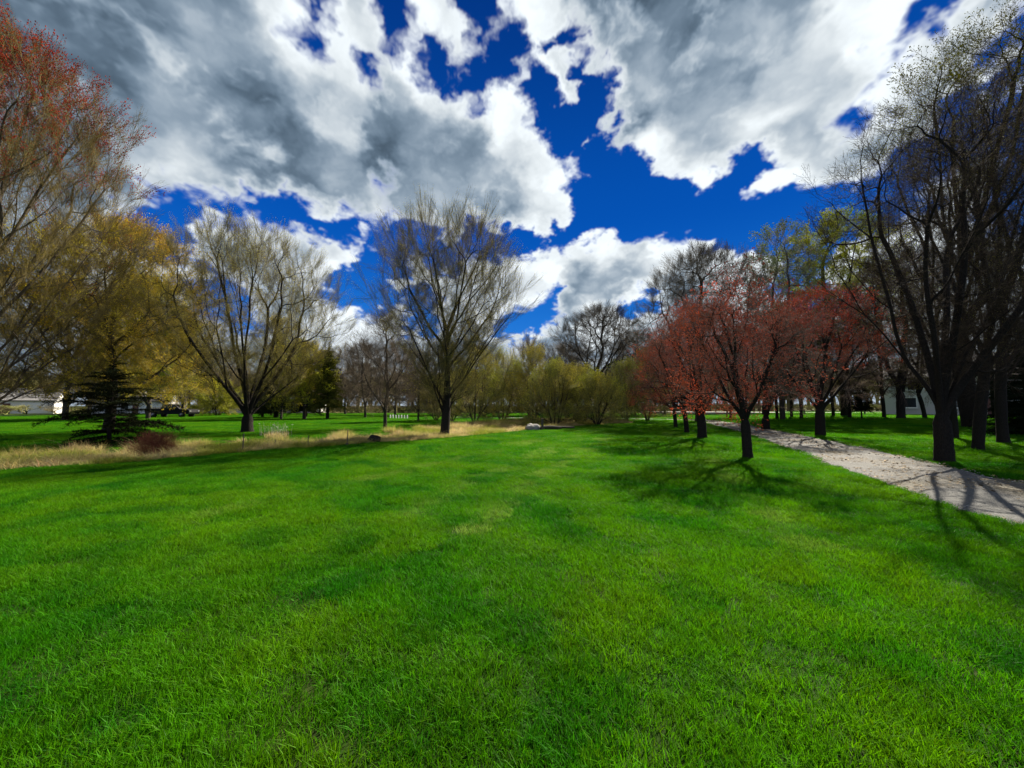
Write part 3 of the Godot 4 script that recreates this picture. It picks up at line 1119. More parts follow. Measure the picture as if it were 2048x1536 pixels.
func make_tree_stock() -> void:
	mats.bark_dark = bark("dark bark", lin(0.008, 0.007, 0.006), lin(0.045, 0.037, 0.031), 31)
	mats.bark_grey = bark("grey bark", lin(0.022, 0.019, 0.016), lin(0.10, 0.086, 0.07), 33)
	mats.bark_tan = bark("tan bark", lin(0.03, 0.024, 0.016), lin(0.16, 0.13, 0.095), 35)
	mats.twig = plain("twigs", Color.WHITE, 0.8)
	mats.twig.vertex_color_use_as_albedo = true
	mats.twig.metallic_specular = 0.15
	mats.twig.roughness = 0.95
	mats.bud = plain("buds", Color.WHITE, 0.7)
	mats.bud.vertex_color_use_as_albedo = true
	mats.bud.metallic_specular = 0.2
	mats.bud.backlight_enabled = true
	mats.bud.backlight = Color.WHITE
	mats.needle = plain("needles", Color.WHITE, 0.7)
	mats.needle.vertex_color_use_as_albedo = true
	mats.needle.metallic_specular = 0.1
	mats.needle.roughness = 0.95
	sprays.fine = []
	sprays.coarse = []
	sprays.upright = []
	for k in 3:
		sprays.fine.append(make_spray(500 + k, 1.25, 12, 2, [0.02, 0.042]))
		sprays.upright.append(make_spray(540 + k, 1.25, 12, 2, [0.02, 0.042], 1.7))
	for k in 2:
		sprays.coarse.append(make_spray(600 + k, 2.6, 12, 2, [0.04, 0.075], 1.0))
	make_boughs()

# ---------------------------------------------------------------- what stands where
const LOOKS := {
	"olive": {"bark": "bark_grey", "twig": Color(0.12, 0.105, 0.045), "bud": Color(0.46, 0.46, 0.04), "bud2": Color(0.58, 0.50, 0.05), "bud_set": 0, "share": 1.0, "up": 0.7, "spray": "upright", "size": 1.0},
	"bare": {"bark": "bark_grey", "twig": Color(0.10, 0.08, 0.06), "up": 0.5, "spray": "fine", "size": 1.0},
	"red": {"bark": "bark_dark", "twig": Color(0.14, 0.10, 0.08), "bud": Color(0.38, 0.12, 0.08), "bud2": Color(0.66, 0.20, 0.075), "bud_set": 1, "share": 0.75, "gaps": -0.06, "up": 0.2, "spray": "fine", "size": 0.75, "shape": "low", "limbs": 7},
	"dark": {"bark": "bark_dark", "twig": Color(0.050, 0.038, 0.026), "bud": Color(0.26, 0.26, 0.03), "bud2": Color(0.18, 0.15, 0.04), "bud_set": 0, "share": 0.5, "up": 0.5, "spray": "fine", "size": 1.0},
	"far": {"bark": "bark_grey", "twig": Color(0.15, 0.12, 0.08), "up": 0.5, "spray": "coarse", "size": 1.5, "tip": 0.016, "limbs": 7, "lead": 0.45},
	"thicket": {"bark": "bark_grey", "twig": Color(0.22, 0.21, 0.08), "bud": Color(0.46, 0.50, 0.05), "bud2": Color(0.56, 0.50, 0.08), "bud_set": 0, "share": 0.95, "up": 0.9, "spray": "coarse", "size": 1.0, "shape": "low", "stems": 6, "bole": 0.2, "tip": 0.012, "f0": 0.25, "trunk_name": "stems"},
	"green": {"bark": "bark_dark", "twig": Color(0.20, 0.20, 0.05), "bud": Color(0.46, 0.54, 0.03), "bud2": Color(0.58, 0.58, 0.04), "bud_set": 1, "share": 1.0, "up": 0.3, "spray": "coarse", "size": 1.3, "tip": 0.014},
}
var tree_seed := 40

func tree(called: String, look: String, label: String, group: String, place: Dictionary) -> Node3D:
	tree_seed += 1
	var s: Dictionary = LOOKS[look].duplicate()
	s.merge(place, true)
	if not s.has("seed"):
		s.seed = tree_seed
	if not s.has("shape"):
		s.shape = "round"
	if not s.has("bole"):
		s.bole = float(s.cb) * 0.7
	var cat := "shrub" if called.ends_with("shrub") else "tree"
	return make_tree(called, label, cat, group, s)

func plant_trees() -> void:
	make_tree_stock()
	var g := "tall trees on the far side of the lawn"
	tree("maple_tree", "olive", "huge upswept tree with red budding top, cut off by the left edge", g, {"x": -22.3, "z": -15.3, "h": 18.0, "cb": 1.6, "off": -1.3, "r": 5.4, "deep": 5.4, "shape": "column", "n": 3000, "tr": 0.36, "bole": 0.7, "limbs": 30, "lead": 0.30, "rise": 2.2, "ease": 0.5, "tip": 0.006, "bark": "bark_tan", "twig": Color(0.125, 0.10, 0.036), "bud": Color(0.46, 0.06, 0.012), "bud2": Color(0.30, 0.025, 0.012), "bud_top": 0.74, "bud_set": 1, "share": 1.0, "up": 1.5, "sweep": 0.12, "top": 0.75, "crook": 0.012})
	tree("olive_tree", "olive", "dense yellow-olive budding tree behind the dark spruce", g, {"x": -23.2, "z": -21.3, "h": 11.8, "cb": 2.5, "off": 0.4, "r": 4.2, "shape": "round", "n": 1350, "tr": 0.24, "limbs": 10, "lead": 0.5, "bole": 1.8, "bud": Color(0.56, 0.50, 0.03), "bud2": Color(0.62, 0.46, 0.04), "twig": Color(0.26, 0.22, 0.06), "bud_set": 1, "size": 1.05, "up": 0.4})
	tree("silver_maple_tree", "olive", "wide fan-shaped tree with forked dark trunk standing left of centre", g, {"x": -16.0, "z": -22.5, "h": 11.9, "cb": 2.0, "off": 0.1, "r": 5.2, "shape": "fan", "n": 1400, "tr": 0.30, "bole": 0.9, "limbs": 11, "rise": 0.4, "tip": 0.007, "bark": "bark_dark", "up": 1.2, "size": 1.0, "crook": 0.02, "gaps": -0.1})
	tree("silver_maple_tree", "olive", "tall upswept tree with a straight trunk in the straw at the lawn edge", g, {"x": -3.57, "z": -19.55, "h": 11.5, "cb": 1.9, "off": 0.2, "r": 3.8, "shape": "vase", "n": 1150, "tr": 0.23, "bole": 1.0, "limbs": 18, "lead": 0.5, "rise": 1.8, "crook": 0.008, "tip": 0.007, "bark": "bark_dark", "bud": Color(0.44, 0.42, 0.05), "share": 0.9, "up": 1.1, "size": 1.05, "top": 0.95, "gaps": -0.12})
	tree("young_tree", "bare", "small bare grey tree between the two tall upswept trees", g, {"x": -8.85, "z": -25.9, "h": 8.2, "cb": 1.6, "off": 0.0, "r": 2.2, "n": 693, "tr": 0.12, "up": 0.6})
	g = "red-budding maples beside the path"
	tree("red_maple_tree", "red", "nearest red-budding maple, its trunk at the left edge of the path", g, {"x": 7.15, "z": -11.3, "h": 5.8, "cb": 1.5, "off": -0.1, "r": 1.75, "n": 400, "tr": 0.13, "bole": 1.15, "lean": -0.05})
	tree("red_maple_tree", "red", "second red-budding maple left of the path, thick short trunk", g, {"x": 9.25, "z": -18.1, "h": 6.5, "cb": 1.6, "off": -0.3, "r": 2.5, "n": 430, "tr": 0.20, "bole": 1.1})
	tree("red_maple_tree", "red", "third red-budding maple left of the path, slender leaning trunk", g, {"x": 10.4, "z": -22.1, "h": 6.3, "cb": 1.4, "off": -0.5, "r": 2.2, "n": 330, "tr": 0.13, "bole": 1.2, "lean": -0.12})
	tree("red_maple_tree", "red", "farthest red-budding maple left of the path", g, {"x": 11.9, "z": -27.0, "h": 6.3, "cb": 1.4, "off": -0.4, "r": 2.4, "n": 400, "tr": 0.13, "bole": 1.2, "lean": -0.1})
	tree("red_maple_tree", "red", "bright orange-red budding maple on the grass right of the path", g, {"x": 16.5, "z": -19.9, "h": 8.0, "cb": 2.0, "off": 0.2, "r": 2.55, "n": 600, "tr": 0.22, "bole": 1.3, "bud": Color(0.60, 0.10, 0.025), "bud2": Color(0.42, 0.10, 0.03), "bud_top": 0.45, "shape": "round"})
	tree("path_tree", "dark", "dark tree behind the nearest maple, on the grass right of the path", "tall trees on the right", {"x": 17.7, "z": -25.9, "h": 8.2, "cb": 1.9, "off": 0.4, "r": 2.6, "n": 560, "tr": 0.24, "bole": 0.8, "f0": 0.08, "twig": Color(0.075, 0.06, 0.045)})
	g = "tall trees on the right"
	tree("ash_tree", "dark", "big dark tree with a thick trunk by the right edge of the path", g, {"x": 12.25, "z": -10.6, "h": 10.6, "cb": 2.0, "off": 0.6, "r": 3.3, "shape": "vase", "n": 760, "tr": 0.195, "bole": 1.2, "limbs": 7, "rise": 1.2, "up": 0.9, "crook": 0.028, "bud_top": 0.45, "size": 0.9})
	tree("willow_tree", "dark", "tallest dark tree at the right edge with yellow-green top", g, {"x": 28.6, "z": -23.0, "h": 25.5, "cb": 5.0, "off": 2.6, "r": 5.6, "shape": "vase", "n": 850, "tr": 0.42, "bole": 3.0, "limbs": 12, "lead": 0.4, "up": 0.6, "size": 1.5, "bud": Color(0.40, 0.38, 0.03), "bud2": Color(0.30, 0.30, 0.03), "bud_set": 1, "bud_top": 0.6, "share": 0.9, "tip": 0.012})
	tree("willow_tree", "dark", "dark leaning tree behind the big path-side tree, near the spruce", g, {"x": 28.9, "z": -20.5, "h": 19.5, "cb": 4.0, "off": 3.0, "r": 4.4, "shape": "vase", "n": 520, "tr": 0.34, "bole": 2.2, "limbs": 9, "lead": 0.4, "lean": 0.14, "up": 0.6, "size": 1.4, "tip": 0.012})
	tree("ash_tree", "dark", "slim dark tree just right of the big path-side tree", g, {"x": 16.6, "z": -13.3, "h": 13.0, "cb": 3.0, "off": 0.8, "r": 2.6, "shape": "vase", "n": 380, "tr": 0.15, "bole": 2.2, "limbs": 8, "lead": 0.4, "rise": 1.4, "up": 0.9, "tip": 0.009, "lean": 0.08})
	tree("ash_tree", "dark", "slim dark tree nearest the right edge of the picture", g, {"x": 20.6, "z": -15.6, "h": 16.0, "cb": 3.4, "off": 0.8, "r": 3.0, "shape": "vase", "n": 420, "tr": 0.17, "bole": 2.6, "limbs": 8, "lead": 0.4, "rise": 1.4, "up": 0.9, "tip": 0.009, "size": 1.1})
	tree("ash_tree", "dark", "slim dark tree between the big path-side tree and the pale house", g, {"x": 21.6, "z": -18.2, "h": 14.5, "cb": 3.2, "off": -0.4, "r": 2.8, "shape": "vase", "n": 380, "tr": 0.15, "bole": 2.4, "limbs": 8, "lead": 0.4, "rise": 1.4, "up": 0.9, "tip": 0.009, "lean": -0.1, "size": 1.1})
	tree("willow_tree", "green", "bright yellow-green treetop rising behind the orange maple", g, {"x": 37.7, "z": -42.0, "h": 23.0, "cb": 8.0, "off": 0.2, "r": 5.6, "n": 520, "tr": 0.36, "bole": 5.0})
	tree("poplar_tree", "bare", "thin grey-green treetop left of the bright yellow-green one", g, {"x": 29.2, "z": -40.0, "h": 20.8, "cb": 5.0, "off": 0.6, "r": 2.9, "shape": "column", "n": 330, "tr": 0.25, "spray": "coarse", "size": 1.4, "tip": 0.012, "bole": 4.0, "twig": Color(0.24, 0.23, 0.16), "bud": Color(0.34, 0.40, 0.16), "share": 0.5, "bud_set": 1})
	tree("oak_tree", "bare", "large bare grey domed tree behind the red maples", g, {"x": 18.7, "z": -37.0, "h": 17.4, "cb": 3.5, "off": 0.6, "r": 6.0, "n": 1150, "tr": 0.38, "bole": 2.4, "spray": "coarse", "size": 1.25, "tip": 0.012, "up": 0.8, "twig": Color(0.12, 0.105, 0.08)})
	tree("oak_tree", "far", "spreading bare dark tree behind the olive thicket", g, {"x": 10.6, "z": -46.0, "h": 13.8, "cb": 3.9, "off": 0.5, "r": 6.1, "n": 882, "tr": 0.32, "bole": 3.4, "bark": "bark_dark", "crook": 0.07, "f0": 0.08, "twig": Color(0.08, 0.07, 0.055), "size": 1.2})
	g = "olive budding shrubs of the thicket"
	var th := [
		["first tall olive shrub of the thicket, beside the straight-trunked tree", -3.3, -33.0, 7.2, 2.5, 330], ["second olive shrub of the thicket, set back", -0.9, -36.0, 7.5, 2.3, 300],
		["yellowest tall shrub in the middle of the thicket", 1.9, -34.0, 7.3, 2.4, 330], ["olive shrub right of the pale boulder, fronting the thicket", 3.6, -31.0, 5.8, 2.2, 330],
		["broad olive shrub in the right half of the thicket", 6.2, -34.0, 5.6, 2.5, 330], ["low green shrub at the front right of the thicket", 7.0, -30.5, 4.3, 2.1, 330],
		["olive shrub right of the spreading bare tree's trunk", 11.6, -38.0, 6.6, 2.4, 300], ["olive shrub half hidden by the farthest red maple", 14.6, -40.0, 8.2, 2.6, 300],
		["brownish shrub just right of the straight tree trunk", -6.1, -38.0, 5.3, 2.1, 220], ["lowest brownish shrub just left of the straight tree trunk", -8.2, -40.0, 4.7, 2.0, 200]]
	for k in th.size():
		var p := {"x": th[k][1], "z": th[k][2], "h": th[k][3] * 0.9, "cb": 0.35, "off": 0.1, "r": th[k][4], "n": th[k][5], "tr": 0.10}
		if k == 2:
			p.bud = Color(0.46, 0.40, 0.02)
		if k >= 8:
			p.bud = Color(0.24, 0.18, 0.07)
		tree("willow_shrub", "thicket", th[k][0], g, p)
	g = "trees of the park beyond the swale"
	tree("park_tree", "olive", "tall greenish tree between the olive tree and the fan-shaped one", g, {"x": -44.2, "z": -45.0, "h": 17.0, "cb": 2.3, "off": -0.5, "r": 3.8, "n": 693, "tr": 0.22, "spray": "coarse", "size": 1.4, "tip": 0.013, "bud_set": 1, "bud": Color(0.20, 0.28, 0.03)})
	tree("park_tree", "olive", "slimmer brown tree beside the tall greenish one", g, {"x": -46.2, "z": -52.0, "h": 13.6, "cb": 2.4, "off": -0.4, "r": 3.4, "n": 384, "tr": 0.2, "spray": "coarse", "size": 1.4, "tip": 0.014})
	tree("park_tree", "far", "grey tree seen through the huge tree's lower twigs", g, {"x": -48.2, "z": -40.0, "h": 15.0, "cb": 2.2, "off": -0.6, "r": 4.6, "n": 630, "tr": 0.25})
	tree("park_tree", "olive", "slender tree right of the forked trunk", g, {"x": -28.0, "z": -45.0, "h": 12.2, "cb": 2.0, "off": -0.2, "r": 2.6, "n": 368, "tr": 0.13, "spray": "coarse", "size": 1.2, "tip": 0.012})
	tree("park_tree", "olive", "rounded olive park tree left of the pyramid conifer", g, {"x": -25.2, "z": -45.0, "h": 9.0, "cb": 1.7, "off": -0.1, "r": 2.8, "n": 416, "tr": 0.2, "spray": "coarse", "size": 1.2, "tip": 0.012, "bud_set": 1, "bole": 1.2})
	tree("park_tree", "bare", "bare grey park tree left of the small bare tree", g, {"x": -19.4, "z": -49.0, "h": 9.6, "cb": 1.7, "off": -0.1, "r": 2.8, "n": 384, "tr": 0.15, "spray": "coarse", "size": 1.2, "tip": 0.012})
	tree("park_tree", "bare", "little bare tree left of the straight tree trunk", g, {"x": -9.7, "z": -38.4, "h": 7.3, "cb": 1.4, "off": 0.0, "r": 1.6, "n": 272, "tr": 0.10, "spray": "coarse", "size": 1.0, "tip": 0.010})
	tree("park_shrub", "green", "yellow-green rounded shrub by the distant houses", "", {"x": -49.3, "z": -62.0, "h": 5.6, "cb": 0.7, "off": 0.0, "r": 3.0, "n": 256, "tr": 0.12, "stems": 5, "bole": 0.3, "bud": Color(0.26, 0.28, 0.02)})
	tree("dogwood_shrub", "red", "low reddish-brown bush in the dry grass at the lawn edge", "", {"x": -12.6, "z": -13.2, "h": 1.05, "cb": 0.1, "off": 0.0, "r": 0.5, "gaps": -9.0, "n": 260, "tr": 0.02, "stems": 9, "bole": 0.05, "tip": 0.004, "size": 0.5, "up": 0.9, "twig": Color(0.11, 0.038, 0.025), "bud": Color(0.16, 0.06, 0.035), "bud2": Color(0.14, 0.07, 0.03), "bud_set": 0, "bark": "bark_grey", "shape": "low", "trunk_name": "stems"})
	g = "dark trunks of the far grove on the right"
	var far_right := [
		["slim grove tree at the left end of the far right grove", 29.3, -41.0, 11.2, 2.2], ["grove tree, second slim trunk from the left", 33.2, -44.0, 11.3, 2.0], ["grove tree just left of the orange maple's trunk", 31.2, -40.0, 11.0, 2.1],
		["grove tree right behind the orange maple's trunk", 36.4, -42.0, 12.6, 2.5], ["grove tree beside the small dark spruce", 33.7, -37.0, 12.4, 2.3], ["grove tree with a straight slim trunk left of the thick one", 36.1, -36.0, 15.0, 2.6],
		["thickest grove trunk, in front of the pale road", 34.6, -33.0, 15.6, 2.9], ["slanting grove tree left of the pale house", 37.3, -33.5, 15.2, 2.6], ["grove tree at the bend of the path", 27.7, -47.0, 9.9, 2.4], ["grove tree in front of the right end of the pale house", 41.0, -31.5, 18.0, 3.2]]
	for k in far_right.size():
		var a: Array = far_right[k]
		tree("grove_tree", "dark", a[0], g, {"x": a[1], "z": a[2], "h": a[3], "cb": 2.4, "off": 0.3, "r": a[4], "shape": "column", "n": 300, "tr": 0.30 if k == 6 else 0.15, "spray": "coarse", "size": 1.25, "tip": 0.012, "bole": 2.2, "lean": -0.15 if k == 7 else 0.0, "share": 0.35, "twig": Color(0.085, 0.06, 0.05)})
	g = "bare trees of the distant treeline"
	var line := [
		["distant bare tree just left of the forked trunk", -58.0, -75.0, 13.0, 5.0], ["distant bare tree just left of the pyramid conifer", -41.5, -80.0, 13.0, 4.4], ["distant bare tree just right of the pyramid conifer", -31.5, -70.0, 12.2, 4.3], ["distant bare tree behind the small bare tree", -20.5, -65.0, 12.3, 3.7],
		["distant bare tree behind the straight-trunked tree", -11.6, -62.0, 11.6, 3.8], ["distant bare tree rising at the left end of the thicket", -5.6, -65.0, 12.2, 4.0], ["distant bare tree behind the yellowest shrub", 2.9, -60.0, 12.2, 3.8], ["distant bare tree at the left of the spreading dark one", 9.7, -64.0, 11.8, 3.6],
		["distant bare tree at the right of the spreading dark one", 19.2, -58.0, 12.4, 3.4], ["distant bare tree behind the farthest red maple", 25.6, -62.0, 12.6, 4.0], ["distant bare tree left of the low white house", -80.0, -70.0, 13.0, 5.0], ["distant bare tree above the black pickup", -68.0, -78.0, 13.0, 5.0]]
	for a in line:
		tree("bare_tree", "far", a[0], g, {"x": a[1], "z": a[2], "h": a[3], "cb": 1.4, "off": 0.0, "r": a[4], "n": 272, "tr": 0.2, "size": 1.9})
	g = "dark conifers"
	make_conifer("spruce_tree", "dark ragged spruce with low boughs in front of the olive tree", g, -16.9, -15.6, 3.7, 2.3, Color(0.010, 0.014, 0.006), 71, 0.3, 0.7)
	make_conifer("spruce_tree", "black-green spruce at the right edge of the picture", g, 26.4, -19.0, 6.2, 1.9, Color(0.012, 0.02, 0.010), 72, 0.2)
	make_conifer("spruce_tree", "pyramid-shaped olive conifer right of the fan-shaped tree", g, -22.4, -45.0, 9.6, 2.1, Color(0.085, 0.095, 0.018), 73, 1.6)
	make_conifer("spruce_tree", "tall dark spruce behind the forked trunk", g, -31.5, -49.5, 14.0, 2.6, Color(0.022, 0.034, 0.012), 74, 1.0)
	make_conifer("spruce_tree", "dark spruce between the forked tree and the pyramid conifer", g, -30.0, -54.0, 8.5, 2.2, Color(0.026, 0.036, 0.014), 75, 1.0)
	make_conifer("spruce_tree", "small black-green spruce in the far right grove", g, 33.0, -35.0, 3.4, 1.2, Color(0.010, 0.018, 0.010), 76, 0.9)
	make_conifer("spruce_tree", "low dark spruce just right of the forked trunk", g, -35.0, -52.0, 8.0, 2.2, Color(0.024, 0.034, 0.012), 77, 0.8)
	far_wood()

# the wood that closes the view, one mass
func far_wood() -> void:
	var rng := RandomNumberGenerator.new()
	rng.seed = 5
	var o := thing("distant_woods", "brown-grey wood of bare trees closing the view along the horizon", "woods", Vector3.ZERO)
	o.set_meta("kind", "stuff")
	var models := []
	for k in 3:
		var t := Tubes.new()
		var work := [[Vector3(0, -0.2, 0), Vector3.UP, 0.32, 3.2, 0]]
		while not work.is_empty():
			var w: Array = work.pop_back()
			var e: Vector3 = w[0] + w[1] * w[3]
			t.tube(bent(w[0], w[1], e, 2), taper(w[2], w[2] * 0.7, 2), 4 if w[4] < 3 else 3)
			if w[4] < 6:
				for j in 3:
					var d: Vector3 = (Vector3(w[1]) + Vector3(rng.randf_range(-1, 1), rng.randf_range(-0.1, 0.8), rng.randf_range(-1, 1)) * 0.85).normalized()
					work.append([e - Vector3(w[1]) * float(w[3]) * rng.randf() * 0.4, d, maxf(float(w[2]) * 0.6, 0.018), float(w[3]) * rng.randf_range(0.62, 0.86), int(w[4]) + 1])
		models.append(t.done())
	var places := [[], [], []]
	var tints := [PackedColorArray(), PackedColorArray(), PackedColorArray()]
	for k in 420:
		var az := rng.randf_range(-62.0, 62.0)
		var d := rng.randf_range(88.0, 150.0)
		var p := dir_of(az, 0.0) * (d / cos(deg_to_rad(az * 0.75)))
		var sc := rng.randf_range(0.85, 1.25)
		var v := rng.randi() % 3
		places[v].append(Transform3D(Basis(Vector3.UP, rng.randf() * TAU).scaled(Vector3(sc * 1.15, sc, sc * 1.15)), on(p.x, p.z)))
		tints[v].append(Color(0.15, 0.125, 0.07).lerp(Color(0.24, 0.24, 0.06), rng.randf() * rng.randf()) * rng.randf_range(0.7, 1.3))
	# brush under the trees
	for k in 520:
		var az := rng.randf_range(-64.0, 64.0)
		var d := rng.randf_range(84.0, 125.0)
		var p := dir_of(az, 0.0) * (d / cos(deg_to_rad(az * 0.75)))
		var sc := rng.randf_range(0.16, 0.30)
		var v := rng.randi() % 3
		places[v].append(Transform3D(Basis(Vector3.UP, rng.randf() * TAU).scaled(Vector3(sc * 2.6, sc, sc * 2.6)), on(p.x, p.z) - Vector3(0, sc * 3.0, 0)))
		tints[v].append(Color(0.20, 0.16, 0.09).lerp(Color(0.22, 0.24, 0.07), rng.randf()) * rng.randf_range(0.6, 1.2))
	for v in 3:
		copies("trees", models[v], mats.twig, places[v], tints[v], o)

# ---------------------------------------------------------------- houses, pickup, posts, stones
func window_(house: Node3D, lo: Vector2, hi: Vector2, z: float) -> void:
	var f := obj("window", frame_mesh(lo, hi, 0.09, z, z + 0.06), mats.trim, house)
	obj("pane", box_mesh(Vector3(lo.x + 0.085, lo.y + 0.085, z + 0.012), Vector3(hi.x - 0.085, hi.y - 0.085, z + 0.024)), mats.glass, f)
	obj("sill", box_mesh(Vector3(lo.x - 0.06, lo.y - 0.07, z + 0.004), Vector3(hi.x + 0.06, lo.y - 0.003, z + 0.12)), mats.trim, f)

func frame_mesh(lo: Vector2, hi: Vector2, w: float, z0: float, z1: float) -> ArrayMesh:
	var t := Tubes.new()
	t.box(Vector3(lo.x, lo.y, z0), Vector3(lo.x + w, hi.y, z1))
	t.box(Vector3(hi.x - w, lo.y, z0), Vector3(hi.x, hi.y, z1))
	t.box(Vector3(lo.x + w, lo.y, z0), Vector3(hi.x - w, lo.y + w, z1))
	t.box(Vector3(lo.x + w, hi.y - w, z0), Vector3(hi.x - w, hi.y, z1))
	return t.done()

# a house whose front looks along +z, gable roof with its ridge along x
func house(label: String, at: Vector3, turn: float, w: float, deep: float, wall_h: float, rise: float, wall: Material, roof: Material, openings: Array) -> Node3D:
	var o := thing("house", label, "house", at, turn, "houses round the park")
	obj("wall", box_mesh(Vector3(-w / 2, -0.3, -deep), Vector3(w / 2, wall_h, 0)), wall, o)
	var gable := Tubes.new()
	gable.prism(PackedVector2Array([Vector2(-deep - 0.02, wall_h), Vector2(0.02, wall_h), Vector2(-deep / 2, wall_h + rise)]), -w / 2, w / 2)
	var gm := obj("gable", gable.done(), wall, o)
	gm.rotation.y = -PI / 2
	var rf := Tubes.new()
	var e := 0.45
	var k := rise / (deep / 2)
	rf.prism(PackedVector2Array([Vector2(-deep - e, wall_h - e * k + 0.03), Vector2(-deep / 2, wall_h + rise + 0.03), Vector2(e, wall_h - e * k + 0.03), Vector2(e, wall_h - e * k + 0.2), Vector2(-deep / 2, wall_h + rise + 0.22), Vector2(-deep - e, wall_h - e * k + 0.2)]), -w / 2 - 0.4, w / 2 + 0.4)
	var r := obj("roof", rf.done(), roof, o)
	r.rotation.y = -PI / 2
	obj("chimney", box_mesh(Vector3(w * 0.2, wall_h + rise * 0.5, -deep * 0.6), Vector3(w * 0.2 + 0.7, wall_h + rise + 0.8, -deep * 0.6 + 0.7)), mats.brick, o)
	for a in openings:
		if a[0] == "window":
			window_(o, Vector2(a[1], a[2]), Vector2(a[3], a[4]), 0.003)
		else:
			var d := obj(a[0], box_mesh(Vector3(a[1], a[2], 0.003), Vector3(a[3], a[4], 0.06)), mats.door if a[0] == "door" else mats.white, o)
			if a[0] == "door":
				obj("handle", box_mesh(Vector3(a[3] - 0.14, a[2] + 1.0, 0.062), Vector3(a[3] - 0.09, a[2] + 1.1, 0.11)), mats.metal, d)
			else:
				for j in 4:
					var y := lerpf(a[2], a[4], (j + 0.06) / 4.0)
					obj("panel", box_mesh(Vector3(a[1] + 0.08, y, 0.061), Vector3(a[3] - 0.08, y + (a[4] - a[2]) / 4.0 - 0.06, 0.085)), mats.white, d)
	return o

func pickup(at: Vector3, turn: float) -> void:
	var o := thing("pickup_truck", "black pickup truck parked on the far side of the park", "truck", at, turn)
	var t := Tubes.new()
	t.prism(PackedVector2Array([Vector2(-2.8, 0.45), Vector2(2.75, 0.45), Vector2(2.85, 0.7), Vector2(2.75, 1.08), Vector2(1.5, 1.18), Vector2(-2.85, 1.22), Vector2(-2.85, 0.6)]), -0.95, 0.95)
	obj("body", t.done(), mats.paint, o)
	var c := Tubes.new()
	c.prism(PackedVector2Array([Vector2(1.45, 1.17), Vector2(0.85, 1.80), Vector2(-0.75, 1.84), Vector2(-0.95, 1.2)]), -0.82, 0.82)
	obj("cab", c.done(), mats.paint, o)
	for s in [-1.0, 1.0]:
		var wn := Tubes.new()
		var z0: float = 0.824 * s
		wn.prism(PackedVector2Array([Vector2(1.2, 1.24), Vector2(0.8, 1.70), Vector2(0.15, 1.72), Vector2(0.15, 1.24)]), minf(z0, z0 + 0.01 * s), maxf(z0, z0 + 0.01 * s))
		wn.prism(PackedVector2Array([Vector2(0.05, 1.24), Vector2(0.05, 1.72), Vector2(-0.68, 1.74), Vector2(-0.82, 1.26)]), minf(z0, z0 + 0.01 * s), maxf(z0, z0 + 0.01 * s))
		obj("window", wn.done(), mats.glass, o)
		for x in [-1.8, 1.85]:
			var ty := Tubes.new()
			var ring := PackedVector3Array([Vector3(x, 0.38, 0.72 * s), Vector3(x, 0.38, 0.74 * s), Vector3(x, 0.38, 0.95 * s), Vector3(x, 0.38, 0.97 * s)])
			ty.tube(ring, PackedFloat32Array([0.02, 0.38, 0.38, 0.24]), 20)
			var wh := obj("wheel", ty.done(), mats.tyre, o)
			var hub := Tubes.new()
			hub.tube(PackedVector3Array([Vector3(x, 0.38, 0.94 * s), Vector3(x, 0.38, 0.962 * s), Vector3(x, 0.38, 0.975 * s)]), PackedFloat32Array([0.25, 0.23, 0.01]), 16)
			obj("rim", hub.done(), mats.metal, wh)
		obj("headlight", box_mesh(Vector3(2.74, 0.78, minf(0.6 * s, 0.9 * s)), Vector3(2.87, 0.98, maxf(0.6 * s, 0.9 * s))), mats.metal, o)

func rock_mesh(seed_: int, size: Vector3) -> ArrayMesh:
	var sp := SphereMesh.new()
	sp.radius = 1.0
	sp.height = 2.0
	sp.radial_segments = 22
	sp.rings = 14
	var arr := sp.get_mesh_arrays()
	var v: PackedVector3Array = arr[Mesh.ARRAY_VERTEX]
	var n := noise_of(seed_, 0.9, 4)
	for i in v.size():
		var k := 1.0 + 0.5 * n.get_noise_3dv(v[i])
		v[i] = Vector3(v[i].x * size.x, maxf(v[i].y, -0.4) * size.y, v[i].z * size.z) * k
	arr[Mesh.ARRAY_VERTEX] = v
	var am := ArrayMesh.new()
	am.add_surface_from_arrays(Mesh.PRIMITIVE_TRIANGLES, arr)
	var st := SurfaceTool.new()
	st.create_from(am, 0)
	st.generate_normals()
	return st.commit()

